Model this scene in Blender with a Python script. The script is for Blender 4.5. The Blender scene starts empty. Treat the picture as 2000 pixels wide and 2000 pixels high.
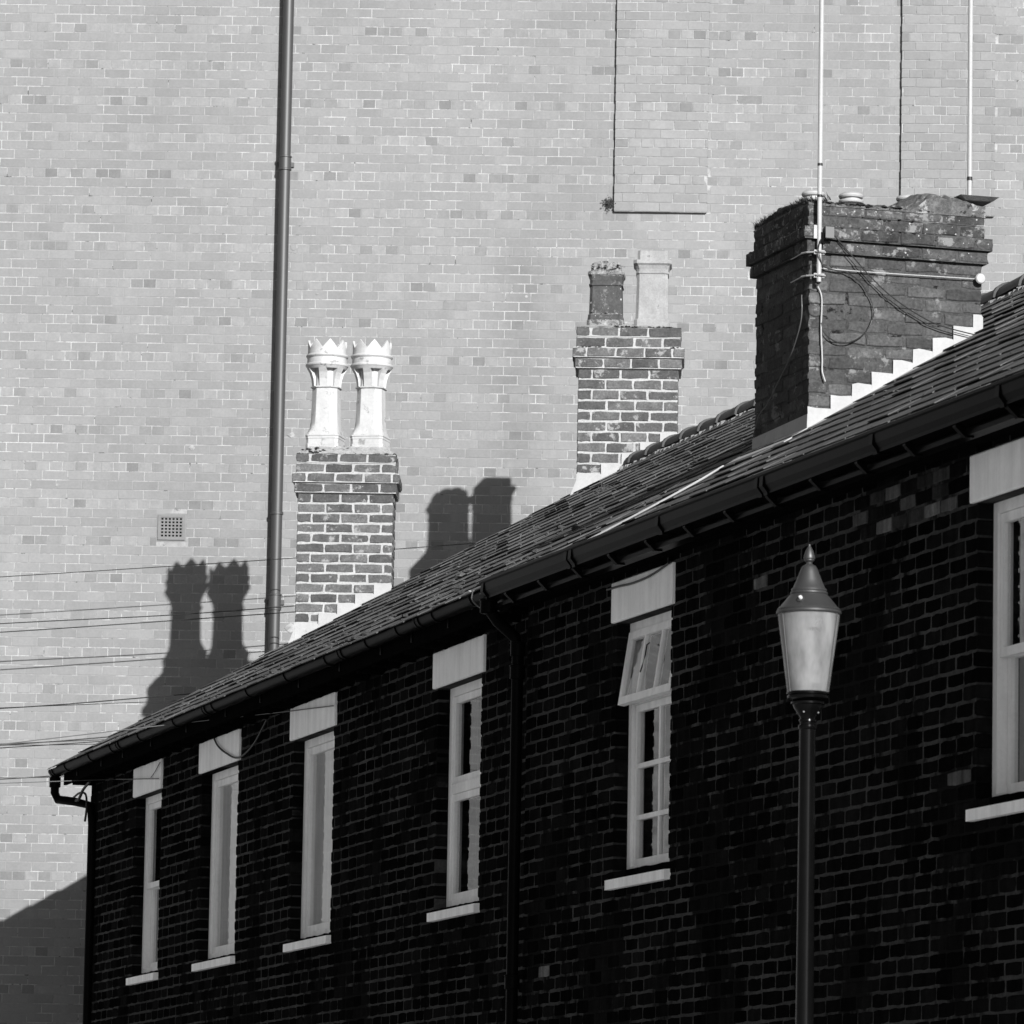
import bpy, math, random
from mathutils import Vector, Matrix

S = bpy.context.scene
COL = S.collection
rnd = random.Random(7)
R = math.radians

# ------------------------------------------------------------------ camera
PITCH, ROLL = math.atan(1480 / 11000.0), 0.0175
CAM = Vector((0, 0, 1.6))
_f = Vector((0, math.cos(PITCH), math.sin(PITCH)))
_r0 = Vector((1, 0, 0))
_u0 = Vector((0, -math.sin(PITCH), math.cos(PITCH)))
_r = _r0 * math.cos(ROLL) + _u0 * math.sin(ROLL)
_u = _u0 * math.cos(ROLL) - _r0 * math.sin(ROLL)
cd = bpy.data.cameras.new('camera')
cam = bpy.data.objects.new('camera', cd)
COL.objects.link(cam)
cam.matrix_world = Matrix(((_r.x, _u.x, -_f.x, 0), (_r.y, _u.y, -_f.y, 0), (_r.z, _u.z, -_f.z, 1.6), (0, 0, 0, 1)))
cd.lens, cd.sensor_width = 198, 36
cd.clip_start, cd.clip_end = 0.5, 800
cd.dof.use_dof = True
cd.dof.focus_distance = 36
cd.dof.aperture_fstop = 14
S.camera = cam

# ------------------------------------------------------------------ sky, sun, exposure
SUN_AZ, SUN_EL = 21.9, 23.1          # sun stands behind the camera, to its right
W = bpy.data.worlds.new('World')
S.world = W
W.use_nodes = True
nt = W.node_tree
nt.nodes.clear()
sky = nt.nodes.new('ShaderNodeTexSky')
sky.sky_type = 'NISHITA'
sky.sun_disc = False
sky.sun_elevation = R(SUN_EL)
sky.air_density = 0.5
sky.sun_rotation = R(180 - SUN_AZ)
bwn = nt.nodes.new('ShaderNodeRGBToBW')   # the photograph is black and white
bg = nt.nodes.new('ShaderNodeBackground')
bg.inputs['Strength'].default_value = 0.05
wo = nt.nodes.new('ShaderNodeOutputWorld')
nt.links.new(sky.outputs[0], bwn.inputs[0])
nt.links.new(bwn.outputs[0], bg.inputs['Color'])
nt.links.new(bg.outputs[0], wo.inputs['Surface'])
sl = bpy.data.lights.new('sun', 'SUN')
sl.energy, sl.angle, sl.color = 5.0, R(0.53), (1, 1, 1)
sun = bpy.data.objects.new('sun', sl)
COL.objects.link(sun)
to_sun = Vector((math.sin(R(SUN_AZ)) * math.cos(R(SUN_EL)), -math.cos(R(SUN_AZ)) * math.cos(R(SUN_EL)), math.sin(R(SUN_EL))))
sun.rotation_euler = to_sun.to_track_quat('Z', 'Y').to_euler()
S.view_settings.view_transform = 'Standard'
S.view_settings.look = 'None'
S.view_settings.exposure = 1.15
S.view_settings.gamma = 1.0
S.view_settings.use_curve_mapping = False
S.cycles.max_bounces = 5

# ------------------------------------------------------------------ materials
def grey(v):
    return (v, v, v, 1)

def nodes(name):
    m = bpy.data.materials.new(name)
    m.use_nodes = True
    t = m.node_tree
    b = t.nodes['Principled BSDF']
    return m, t, b

def math_node(t, op, a, b=None, clamp=False):
    n = t.nodes.new('ShaderNodeMath')
    n.operation = op
    n.use_clamp = clamp
    for i, v in enumerate((a, b)):
        if v is None:
            continue
        if isinstance(v, (int, float)):
            n.inputs[i].default_value = v
        else:
            t.links.new(v, n.inputs[i])
    return n.outputs[0]

def noise(t, pos, scale, detail=3, rough=0.6, stretch=None):
    if stretch:
        mp = t.nodes.new('ShaderNodeMapping')
        mp.inputs['Scale'].default_value = stretch
        t.links.new(pos, mp.inputs[0])
        pos = mp.outputs[0]
    n = t.nodes.new('ShaderNodeTexNoise')
    n.inputs['Scale'].default_value = scale
    n.inputs['Detail'].default_value = detail
    n.inputs['Roughness'].default_value = rough
    t.links.new(pos, n.inputs['Vector'])
    return n.outputs['Fac']

def remap(t, v, a, b, c, d):
    n = t.nodes.new('ShaderNodeMapRange')
    for i, x in enumerate((a, b, c, d)):
        n.inputs[i + 1].default_value = x
    t.links.new(v, n.inputs[0])
    return n.outputs[0]

def mixv(t, fac, a, b):
    n = t.nodes.new('ShaderNodeMix')
    n.data_type = 'FLOAT'
    for i, v in ((0, fac), (2, a), (3, b)):
        if isinstance(v, (int, float)):
            n.inputs[i].default_value = v
        else:
            t.links.new(v, n.inputs[i])
    return n.outputs[0]

def surface(name, lo, hi=None, power=1.0, mott=0.25, mscale=9.0, fine=0.15, fscale=80.0, rough=0.85,
            bump=0.4, bscale=140.0, bdist=0.004, light=None, dark=None, spots=None, streak=0.0, big=0.0, stain=None, metallic=0.0, spec=0.3):
    """tone varies per piece between lo and hi, with mottling, patches (light / dark =
    (value, threshold, scale)), small round lichen spots and optional vertical streaks"""
    m, t, b = nodes(name)
    geo = t.nodes.new('ShaderNodeNewGeometry')
    pos = geo.outputs['Position']
    if hi is None:
        v = lo
        base = t.nodes.new('ShaderNodeValue')
        base.outputs[0].default_value = v
        v = base.outputs[0]
    else:
        oi = t.nodes.new('ShaderNodeObjectInfo')
        s = math_node(t, 'ADD', oi.outputs['Random'], geo.outputs['Random Per Island'])
        s = math_node(t, 'FRACT', s)
        if power != 1.0:
            s = math_node(t, 'POWER', s, power)
        v = remap(t, s, 0, 1, lo, hi)
    n1 = noise(t, pos, mscale, 4, 0.65)
    v = math_node(t, 'MULTIPLY', v, remap(t, n1, 0.25, 0.75, 1 - mott, 1 + mott))
    n2 = noise(t, pos, fscale, 2, 0.7)
    v = math_node(t, 'MULTIPLY', v, remap(t, n2, 0.25, 0.75, 1 - fine, 1 + fine))
    if big:
        nb = noise(t, pos, 0.55, 5, 0.6, (1, 1, .45))
        v = math_node(t, 'MULTIPLY', v, remap(t, nb, 0.3, 0.7, 1 - big, 1 + big))
    if stain:                                   # a damp run down the wall: (x, half width, top, strength)
        sx = t.nodes.new('ShaderNodeSeparateXYZ')
        t.links.new(pos, sx.inputs[0])
        dx = math_node(t, 'ABSOLUTE', math_node(t, 'SUBTRACT', sx.outputs[0], stain[0]))
        dx = math_node(t, 'ADD', dx, math_node(t, 'MULTIPLY', math_node(t, 'SUBTRACT', noise(t, pos, 5, 4, 0.7), 0.5), 0.35))
        f1 = remap(t, dx, 0, stain[1], 1, 0)
        f2 = remap(t, sx.outputs[2], stain[2] - .25, stain[2] + .05, 1, 0)
        f3 = remap(t, sx.outputs[2], stain[2] - 3.4, stain[2] - 1.2, 0, 1)
        fm = math_node(t, 'MULTIPLY', math_node(t, 'MULTIPLY', f1, f2), f3)
        v = math_node(t, 'MULTIPLY', v, math_node(t, 'SUBTRACT', 1.0, math_node(t, 'MULTIPLY', fm, stain[3])))
    if streak:
        n3 = noise(t, pos, 14, 3, 0.6, (1, 1, 0.06))
        v = math_node(t, 'MULTIPLY', v, remap(t, n3, 0.3, 0.7, 1 - streak, 1 + streak))
    for patch in (light, dark):
        if patch:
            val, thr, sc = patch
            n4 = noise(t, pos, sc, 5, 0.72)
            v = mixv(t, remap(t, n4, thr, thr + 0.06, 0, 1), v, val)
    if spots:
        val, size, sc = spots
        vo = t.nodes.new('ShaderNodeTexVoronoi')
        vo.inputs['Scale'].default_value = sc
        t.links.new(pos, vo.inputs['Vector'])
        big = t.nodes.new('ShaderNodeSeparateColor')
        t.links.new(vo.outputs['Color'], big.inputs[0])
        r = math_node(t, 'MULTIPLY', big.outputs[0], size)
        r = math_node(t, 'MULTIPLY', r, big.outputs[1])
        hit = math_node(t, 'LESS_THAN', vo.outputs['Distance'], r)
        v = mixv(t, hit, v, val)
    cc = t.nodes.new('ShaderNodeCombineColor')
    for i in range(3):
        t.links.new(v, cc.inputs[i])
    t.links.new(cc.outputs[0], b.inputs['Base Color'])
    b.inputs['Roughness'].default_value = rough
    b.inputs['Metallic'].default_value = metallic
    b.inputs['Specular IOR Level'].default_value = spec
    if bump:
        bn = t.nodes.new('ShaderNodeBump')
        bn.inputs['Strength'].default_value = bump
        bn.inputs['Distance'].default_value = bdist
        h = math_node(t, 'ADD', noise(t, pos, bscale, 3, 0.7), noise(t, pos, bscale * 0.22, 2, 0.5))
        t.links.new(h, bn.inputs['Height'])
        t.links.new(bn.outputs[0], b.inputs['Normal'])
    return m

M = {}
M['wall_brick'] = surface('wall_brick', 0.128, 0.150, stain=(0.06, .28, 10.35, .16), big=0.09, streak=0.03, mott=0.07, mscale=5, fine=0.07, fscale=50, bump=0.25, bdist=0.0015)
M['wall_header'] = surface('wall_header', 0.153, 0.100, stain=(0.06, .28, 10.35, .16), big=0.07, power=3.2, mott=0.10, mscale=12, fine=0.08, fscale=60, bump=0.25, bdist=0.0015, streak=0.06)
M['wall_mortar'] = surface('wall_mortar', 0.225, big=0.12, mott=0.25, mscale=2.2, fine=0.2, fscale=40, bump=0.5, light=(0.15, 0.47, 5.0), dark=(0.04, 0.62, 11.0))
M['chimney_brick'] = surface('chimney_brick', 0.042, 0.082, power=1.2, mott=0.35, mscale=11, fine=0.35, fscale=70, bump=0.9, bdist=0.003, light=(0.17, 0.58, 8.0), dark=(0.016, 0.66, 26), spots=(0.22, 0.14, 34), spec=0.1)
M['chimney_mortar'] = surface('chimney_mortar', 0.24, mott=0.15, mscale=6, fine=0.2, fscale=70, bump=0.9)
M['old_brick'] = surface('old_brick', 0.032, 0.056, mott=0.35, mscale=8, fine=0.35, fscale=60, bump=0.9, bdist=0.004, light=(0.10, 0.58, 7.0), spots=(0.16, 0.07, 30), spec=0.05)
M['old_brick_top'] = surface('old_brick_top', 0.030, 0.055, mott=0.45, mscale=7, fine=0.4, fscale=60, bump=1.0, bdist=0.005, light=(0.13, 0.54, 13.0), spots=(0.24, 0.28, 42), spec=0.05)
M['old_mortar'] = surface('old_mortar', 0.040, mott=0.4, mscale=9, fine=0.3, fscale=70, bump=0.9, light=(0.12, 0.56, 7.0), dark=(0.008, 0.58, 12), spec=0.05)
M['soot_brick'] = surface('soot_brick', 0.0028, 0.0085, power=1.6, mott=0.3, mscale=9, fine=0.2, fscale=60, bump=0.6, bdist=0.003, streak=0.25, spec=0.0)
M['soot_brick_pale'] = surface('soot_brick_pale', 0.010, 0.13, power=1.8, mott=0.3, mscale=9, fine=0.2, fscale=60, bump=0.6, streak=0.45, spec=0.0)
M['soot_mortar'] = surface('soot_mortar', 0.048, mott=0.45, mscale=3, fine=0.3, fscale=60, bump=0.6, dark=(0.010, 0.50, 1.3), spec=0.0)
M['slate'] = surface('slate', 0.044, 0.070, mott=0.3, mscale=6, fine=0.25, fscale=60, rough=0.7, bump=0.6, bdist=0.003, light=(0.075, 0.64, 14.0), spec=0.08)
M['ridge'] = surface('ridge_clay', 0.016, 0.024, mott=0.3, fine=0.2, rough=0.6, bump=0.4)
M['moss'] = surface('moss', 0.025, 0.06, mott=0.5, mscale=20, fine=0.4, fscale=120, bump=1.0, bdist=0.01)
M['moss_dark'] = surface('moss_dark', 0.010, 0.03, mott=0.5, mscale=20, fine=0.4, fscale=120, bump=1.0, bdist=0.01)
M['clay_pale'] = surface('pale_fired_clay', 0.285, streak=0.08, mott=0.14, mscale=9, fine=0.08, fscale=60, rough=0.5, bump=0.15, bdist=0.002, dark=(0.15, 0.60, 10.0), spec=0.25)
M['clay_buff'] = surface('buff_clay', 0.18, streak=0.08, dark=(0.09, 0.62, 11.0), mott=0.2, mscale=7, fine=0.14, fscale=70, bump=0.4, light=(0.22, 0.62, 9.0), spots=(0.04, 0.06, 30))
M['clay_dark'] = surface('weathered_dark_clay', 0.038, mott=0.35, mscale=12, fine=0.3, fscale=70, bump=0.7, light=(0.10, 0.57, 18), spots=(0.28, 0.30, 30))
M['lichen'] = surface('lichen_crust', 0.15, mott=0.6, mscale=24, fine=0.4, fscale=90, bump=1.0, bdist=0.008, dark=(0.05, 0.52, 26))
M['flaunching'] = surface('mortar_flaunching', 0.20, mott=0.2, mscale=14, fine=0.25, fscale=60, bump=0.9, bdist=0.006, dark=(0.03, 0.60, 18.0))
M['lead'] = surface('white_lead', 0.225, mott=0.09, mscale=9, fine=0.06, fscale=60, rough=0.6, bump=0.3, bdist=0.002, streak=0.05, metallic=0.0, dark=(0.14, 0.64, 14.0))
M['lead_old'] = surface('grey_lead', 0.09, mott=0.25, mscale=9, fine=0.2, fscale=60, rough=0.6, bump=0.4, bdist=0.004, streak=0.2)
M['paint'] = surface('white_paint', 0.82, mott=0.03, mscale=3, fine=0.03, fscale=50, rough=0.6, bump=0.1, bdist=0.001)
M['lintel'] = surface('painted_stone', 0.84, streak=0.10, mott=0.08, mscale=5, fine=0.03, fscale=80, rough=0.8, bump=0.15, bdist=0.001)
M['frame'] = surface('painted_timber', 0.74, mott=0.06, mscale=6, fine=0.05, fscale=50, rough=0.5, bump=0.2, bdist=0.001, streak=0.1)
M['curtain_sheen'] = surface('pale_sheen_cloth', 0.62, mott=0.1, mscale=4, fine=0.05, bump=0.0, streak=0.12)  # pale cloth tone, also standing in for reflections in the panes
M['black_plastic'] = surface('black_plastic', 0.003, mott=0.15, fine=0.1, rough=0.38, bump=0.1, bdist=0.001, spec=0.015)
M['black_iron'] = surface('black_iron', 0.0025, mott=0.3, fine=0.2, fscale=50, rough=0.3, bump=0.3, bdist=0.001, spec=0.015)
M['grey_pipe'] = surface('grey_painted_iron', 0.026, mott=0.08, fine=0.06, rough=0.5, bump=0.1, bdist=0.001, spec=0.5, spots=(0.25, 0.035, 16))
M['soffit'] = surface('dark_timber', 0.004, mott=0.3, fine=0.2, rough=0.8, bump=0.2, spec=0.0)
M['cable'] = surface('black_cable', 0.012, mott=0.1, fine=0.1, rough=0.5, bump=0)
M['cable_grey'] = surface('grey_cable', 0.07, mott=0.1, fine=0.1, rough=0.5, bump=0)
M['cable_white'] = surface('white_cable', 0.24, mott=0.1, fine=0.1, rough=0.5, bump=0)
M['galv'] = surface('galvanised_steel', 0.17, mott=0.15, mscale=20, fine=0.1, rough=0.4, bump=0.1, spec=0.5)
M['vent'] = surface('vent_clay', 0.115, mott=0.08, fine=0.08, bump=0.3, bdist=0.001)
M['hole_shade'] = surface('vent_hole_shade', 0.003, mott=0.1, fine=0.1, bump=0, spec=0.0)  # near-black, painted as the shade inside the vent openings
M['hood'] = surface('grey_lamp_hood', 0.02, mott=0.06, mscale=10, fine=0.05, rough=0.45, bump=0, spec=0.5)
M['sensor'] = surface('clear_sensor_cap', 0.35, mott=0.05, fine=0.05, rough=0.2, bump=0, spec=0.5)
M['pale_concrete'] = surface('pale_concrete', 0.26, mott=0.2, mscale=2, fine=0.3, fscale=120, bump=0.6)  # out-of-view street, made pale so bounced sun brightens the house fronts
M['pavement'] = surface('pavement', 0.34, mott=0.2, mscale=2, fine=0.2, fscale=90, bump=0.4)
M['interior'] = surface('room_plaster', 0.10, mott=0.1, fine=0.05, bump=0)

M['gloss_black'] = surface('gloss_black_paint', 0.002, mott=0.2, fine=0.1, rough=0.2, bump=0.1, bscale=60, bdist=0.001, spec=0.10)
def glass_mat():
    m = bpy.data.materials.new('window_glass')
    m.use_nodes = True
    t = m.node_tree
    t.nodes.clear()
    o = t.nodes.new('ShaderNodeOutputMaterial')
    tr = t.nodes.new('ShaderNodeBsdfTransparent')
    tr.inputs[0].default_value = grey(0.92)
    g = t.nodes.new('ShaderNodeBsdfGlossy')
    g.inputs['Roughness'].default_value = 0.02
    g.inputs[0].default_value = grey(0.9)
    fr = t.nodes.new('ShaderNodeFresnel')
    fr.inputs[0].default_value = 1.5
    mx = t.nodes.new('ShaderNodeMixShader')
    ge = t.nodes.new('ShaderNodeNewGeometry')      # only the outer face of a pane reflects
    front = math_node(t, 'SUBTRACT', 1.0, ge.outputs['Backfacing'])
    t.links.new(math_node(t, 'MULTIPLY', fr.outputs[0], front), mx.inputs[0])
    t.links.new(tr.outputs[0], mx.inputs[1])
    t.links.new(g.outputs[0], mx.inputs[2])
    t.links.new(mx.outputs[0], o.inputs[0])
    return m
M['glass'] = glass_mat()

def lantern_mat():
    m = bpy.data.materials.new('lantern_polycarbonate')
    m.use_nodes = True
    t = m.node_tree
    t.nodes.clear()
    o = t.nodes.new('ShaderNodeOutputMaterial')
    geo = t.nodes.new('ShaderNodeNewGeometry')
    nz = noise(t, geo.outputs['Position'], 15, 3, 0.5, (1, 1, .4))
    v = remap(t, nz, 0.35, 0.65, 0.38, 0.75)
    tr = t.nodes.new('ShaderNodeBsdfTransparent')
    tr.inputs[0].default_value = grey(0.75)
    df = t.nodes.new('ShaderNodeBsdfDiffuse')
    df.inputs[0].default_value = grey(0.33)
    tl = t.nodes.new('ShaderNodeBsdfTranslucent')
    tl.inputs[0].default_value = grey(0.5)
    g = t.nodes.new('ShaderNodeBsdfGlossy')
    g.inputs['Roughness'].default_value = 0.22
    g.inputs[0].default_value = grey(0.5)
    a = t.nodes.new('ShaderNodeMixShader')
    a.inputs[0].default_value = 0.5
    t.links.new(df.outputs[0], a.inputs[1])
    t.links.new(tl.outputs[0], a.inputs[2])
    b = t.nodes.new('ShaderNodeMixShader')
    t.links.new(v, b.inputs[0])
    t.links.new(tr.outputs[0], b.inputs[1])
    t.links.new(a.outputs[0], b.inputs[2])
    fr = t.nodes.new('ShaderNodeFresnel')
    fr.inputs[0].default_value = 1.35
    c = t.nodes.new('ShaderNodeMixShader')
    ge = t.nodes.new('ShaderNodeNewGeometry')
    front = math_node(t, 'SUBTRACT', 1.0, ge.outputs['Backfacing'])
    t.links.new(math_node(t, 'MULTIPLY', fr.outputs[0], front), c.inputs[0])
    t.links.new(b.outputs[0], c.inputs[1])
    t.links.new(g.outputs[0], c.inputs[2])
    t.links.new(c.outputs[0], o.inputs[0])
    return m
M['lantern'] = lantern_mat()

# ------------------------------------------------------------------ mesh helpers
class MB:
    def __init__(s):
        s.v, s.f = [], []

    def add(s, vs, fs):
        k = len(s.v)
        s.v += [tuple(p) for p in vs]
        s.f += [tuple(i + k for i in f) for f in fs]

    def box(s, x0, x1, y0, y1, z0, z1):
        s.add([(x0, y0, z0), (x1, y0, z0), (x1, y1, z0), (x0, y1, z0), (x0, y0, z1), (x1, y0, z1), (x1, y1, z1), (x0, y1, z1)],
              [(0, 3, 2, 1), (4, 5, 6, 7), (0, 1, 5, 4), (1, 2, 6, 5), (2, 3, 7, 6), (3, 0, 4, 7)])

    def hexa(s, p):
        """eight corners: bottom four then top four"""
        s.add(p, [(0, 3, 2, 1), (4, 5, 6, 7), (0, 1, 5, 4), (1, 2, 6, 5), (2, 3, 7, 6), (3, 0, 4, 7)])

    def prism(s, poly, axis, a, b):
        """poly: 2-D points; extruded along axis 'x','y' or 'z' from a to b"""
        def P(q, c):
            return {'x': (c, q[0], q[1]), 'y': (q[0], c, q[1]), 'z': (q[0], q[1], c)}[axis]
        n = len(poly)
        vs = [P(q, a) for q in poly] + [P(q, b) for q in poly]
        fs = [tuple(range(n)), tuple(range(2 * n - 1, n - 1, -1))]
        fs += [(i, i + n, (i + 1) % n + n, (i + 1) % n) for i in range(n)]
        s.add(vs, fs)

    def tube(s, pts, r, n=8, cap=True):
        pts = [Vector(p) for p in pts]
        rings = []
        up = Vector((0.13, 0.21, 0.97))
        for i, p in enumerate(pts):
            d = (pts[min(i + 1, len(pts) - 1)] - pts[max(i - 1, 0)]).normalized()
            a = d.cross(up)
            if a.length < 0.2:
                a = d.cross(Vector((1, 0.1, 0)))
            a.normalize()
            b = d.cross(a)
            rr = r[i] if isinstance(r, (list, tuple)) else r
            rings.append([p + a * math.cos(2 * math.pi * k / n) * rr + b * math.sin(2 * math.pi * k / n) * rr for k in range(n)])
        vs = [q for ring in rings for q in ring]
        fs = []
        for i in range(len(pts) - 1):
            for k in range(n):
                fs.append((i * n + k, i * n + (k + 1) % n, (i + 1) * n + (k + 1) % n, (i + 1) * n + k))
        if cap:
            fs.append(tuple(range(n - 1, -1, -1)))
            fs.append(tuple(range((len(pts) - 1) * n, len(pts) * n)))
        s.add(vs, fs)

    def rings(s, rings, close_top=True, close_bottom=True):
        n = len(rings[0])
        vs = [q for ring in rings for q in ring]
        fs = []
        for i in range(len(rings) - 1):
            for k in range(n):
                fs.append((i * n + k, i * n + (k + 1) % n, (i + 1) * n + (k + 1) % n, (i + 1) * n + k))
        if close_bottom:
            fs.append(tuple(range(n - 1, -1, -1)))
        if close_top:
            fs.append(tuple(range((len(rings) - 1) * n, len(rings) * n)))
        s.add(vs, fs)

    def lathe(s, prof, n=32, c=(0, 0), close_top=True, close_bottom=True):
        s.rings([[(c[0] + r * math.cos(2 * math.pi * k / n), c[1] + r * math.sin(2 * math.pi * k / n), z) for k in range(n)] for r, z in prof],
                close_top, close_bottom)

    def mesh(s, name, mat, smooth=False):
        me = bpy.data.meshes.new(name)
        me.from_pydata(s.v, [], s.f)
        me.materials.append(M[mat] if isinstance(mat, str) else mat)
        if smooth:
            me.polygons.foreach_set('use_smooth', [True] * len(me.polygons))
            me.set_sharp_from_angle(angle=R(32))
        me.update()
        return me

    def build(s, name, mat, parent=None, smooth=False, label=None, kind=None):
        return put(s.mesh(name, mat, smooth), name, parent, label=label, kind=kind)

def put(me, name, parent=None, loc=(0, 0, 0), rot=(0, 0, 0), label=None, kind=None):
    o = bpy.data.objects.new(name, me)
    COL.objects.link(o)
    o.location, o.rotation_euler = loc, rot
    if parent:
        o.parent = parent
    if label:
        o['label'] = label
    if kind:
        o['kind'] = kind
    return o

def thing(name, label, cat, loc=(0, 0, 0), rz=0.0, group=None):
    o = bpy.data.objects.new(name, None)
    COL.objects.link(o)
    o.location, o.rotation_euler = loc, (0, 0, rz)
    o.empty_display_size = 0.2
    o['label'], o['category'] = label, cat
    if group:
        o['group'] = group
    return o

def tag(o, label, cat, group=None):
    o['label'], o['category'] = label, cat
    if group:
        o['group'] = group
    return o

def pix(p):
    """where a world point falls in a 1000 x 1000 picture, and its distance"""
    d = Vector(p) - CAM
    k = d.dot(_f)
    return (500 + 5500 * d.dot(_r) / k, 500 - 5500 * d.dot(_u) / k, k)

class Frame:
    """a local frame: origin, x axis direction, z up"""
    def __init__(s, o, ux):
        s.o = Vector(o)
        s.ux = Vector((ux[0], ux[1], 0)).normalized()
        s.uy = Vector((-s.ux.y, s.ux.x, 0))
        s.rz = math.atan2(s.ux.y, s.ux.x)

    def w(s, p):
        return s.o + s.ux * p[0] + s.uy * p[1] + Vector((0, 0, p[2]))

# a brick: front face towards -y, origin at its front lower left corner
def brick_data(L, H, D, rough, bevel, rg, worn=False):
    if worn:
        base = [(0, 0), (L * .33, 0), (L * .7, 0), (L, 0), (L, H * .5), (L, H), (L * .66, H), (L * .3, H), (0, H), (0, H * .5)]
    else:
        base = [(0, 0), (L, 0), (L, H), (0, H)]
    n = len(base)
    cx, cz = L / 2, H / 2
    out = []
    for (x, z) in base:
        corner = (x in (0, L)) and (z in (0, H))
        k = 0.3 if corner and worn else 0.0
        jx, jz = rg.uniform(-rough, rough), rg.uniform(-rough, rough)
        out.append((x + jx + (cx - x) / L * bevel * k * 2, z + jz + (cz - z) / H * bevel * k * 2))
    def inset(q, b):
        x, z = q
        return (cx + (x - cx) * (1 - 2 * b / L), cz + (z - cz) * (1 - 2 * b / H))
    tilt = rg.uniform(-rough, rough) * 0.5
    vs = [(x, D, z) for x, z in out] + [(x, bevel * .8 + tilt, z) for x, z in out] + [(inset(q, bevel)[0], tilt, inset(q, bevel)[1]) for q in out]
    fs = [tuple(range(2 * n, 3 * n))]
    for a in (0, n):
        fs += [(a + i, a + (i + 1) % n, a + n + (i + 1) % n, a + n + i) for i in range(n)]
    return vs, fs

_bc = {}
def brick_mesh(L, H, D, rough, bevel, mat, worn, vi):
    key = (round(L, 3), round(H, 4), round(D, 3), rough, bevel, mat, worn, vi)
    if key not in _bc:
        b = MB()
        b.add(*brick_data(L, H, D, rough, bevel, random.Random(hash((round(L * 1000), vi, worn)) & 0xffff), worn))
        _bc[key] = b.mesh('brick', mat)
    return _bc[key]

def rot2(p, a):
    c, s_ = math.cos(a), math.sin(a)
    return (p[0] * c - p[1] * s_, p[0] * s_ + p[1] * c, p[2])

class Bricks:
    """collects bricks of one wall; the best seen become parts, the rest one stuff mesh"""
    def __init__(s, frame, parent, H, D, rough, bevel, worn, offset=(0, 0, 0), rz=0.0):
        s.fr, s.parent, s.H, s.D, s.rough, s.bevel, s.worn = frame, parent, H, D, rough, bevel, worn
        s.off, s.rz = offset, rz
        s.items = []

    def add(s, x, y, z, L, mat, face=0.0, H=None, D=None):
        s.items.append((x, y, z, L, mat, face, H or s.H, D or s.D))

    def flush(s, limit, seen=lambda px, py: True, name='brick'):
        best = []
        for i, it in enumerate(s.items):
            x, y, z, L, mat, face, H, D = it
            c = rot2((L / 2, 0, H / 2), face)
            p = rot2((x + c[0], y + c[1], z + c[2]), s.rz)
            p = s.fr.w((p[0] + s.off[0], p[1] + s.off[1], p[2] + s.off[2]))
            px, py, k = pix(p)
            if 0 < px < 1000 and 0 < py < 1000 and seen(px * 2, py * 2):
                best.append((-L * H / k / k, i))
        best.sort()
        pick = set(i for _, i in best[:limit])
        rest = {}
        rg = random.Random(3)
        for i, it in enumerate(s.items):
            x, y, z, L, mat, face, H, D = it
            if i in pick:
                q = round(L / 0.008) * 0.008 if s.worn else L
                me = brick_mesh(q, H, D, s.rough, s.bevel, mat, s.worn, rg.randrange(6))
                o = bpy.data.objects.new(name, me)
                COL.objects.link(o)
                o.parent = s.parent
                o.location = (x, y, z)
                o.rotation_euler = (0, 0, face)
                if s.worn:
                    o.scale = (L / q, 1, 1)
            else:
                vs, fs = brick_data(L, H, D, s.rough, s.bevel, rg, s.worn)
                b = rest.setdefault(mat, MB())
                b.add([(lambda t: (t[0] + x, t[1] + y, t[2] + z))(rot2(v, face)) for v in vs], fs)
        for mat, b in rest.items():
            b.build('brickwork', mat, s.parent, kind='stuff')

# ------------------------------------------------------------------ the frames of the place
FW = Frame((-3.548, 47.2307, 0), (0.99974, -0.02269))           # big wall behind; x to the right
FG = Frame((-3.6229, 43.9316, 0), (0.99974, -0.02269))          # camera-side face of the two far chimneys
FL = Frame((-3.3238, 44.4624, 0), (0.26976, -0.96293))          # far terrace facade; x towards the camera, y inwards
FR = Frame((0.1436, 31.6603, 0), (0.29104, -0.95671))           # near house facade
TAN = 0.576
GZ = 5.45

# silhouette of the roofs in 2000-px picture units, only used to choose which bricks are in view
def roofline(x):
    if x < 98: return 1520
    if x < 1215: return 1504 - 0.532 * (x - 98)
    if x < 1470: return 905 - 0.38 * (x - 1215)
    return 380

# ------------------------------------------------------------------ ground
b = MB(); b.box(-150, 150, -60, 250, -0.5, 0.0)
g = b.build('ground', 'pale_concrete', kind='structure')
b = MB()
b.box(-3, 16.5, -1.3, 0.0, 0.004, 0.13)
o = b.build('pavement', 'pavement', kind='structure')
o.location, o.rotation_euler = FL.o, (0, 0, FL.rz)

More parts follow.
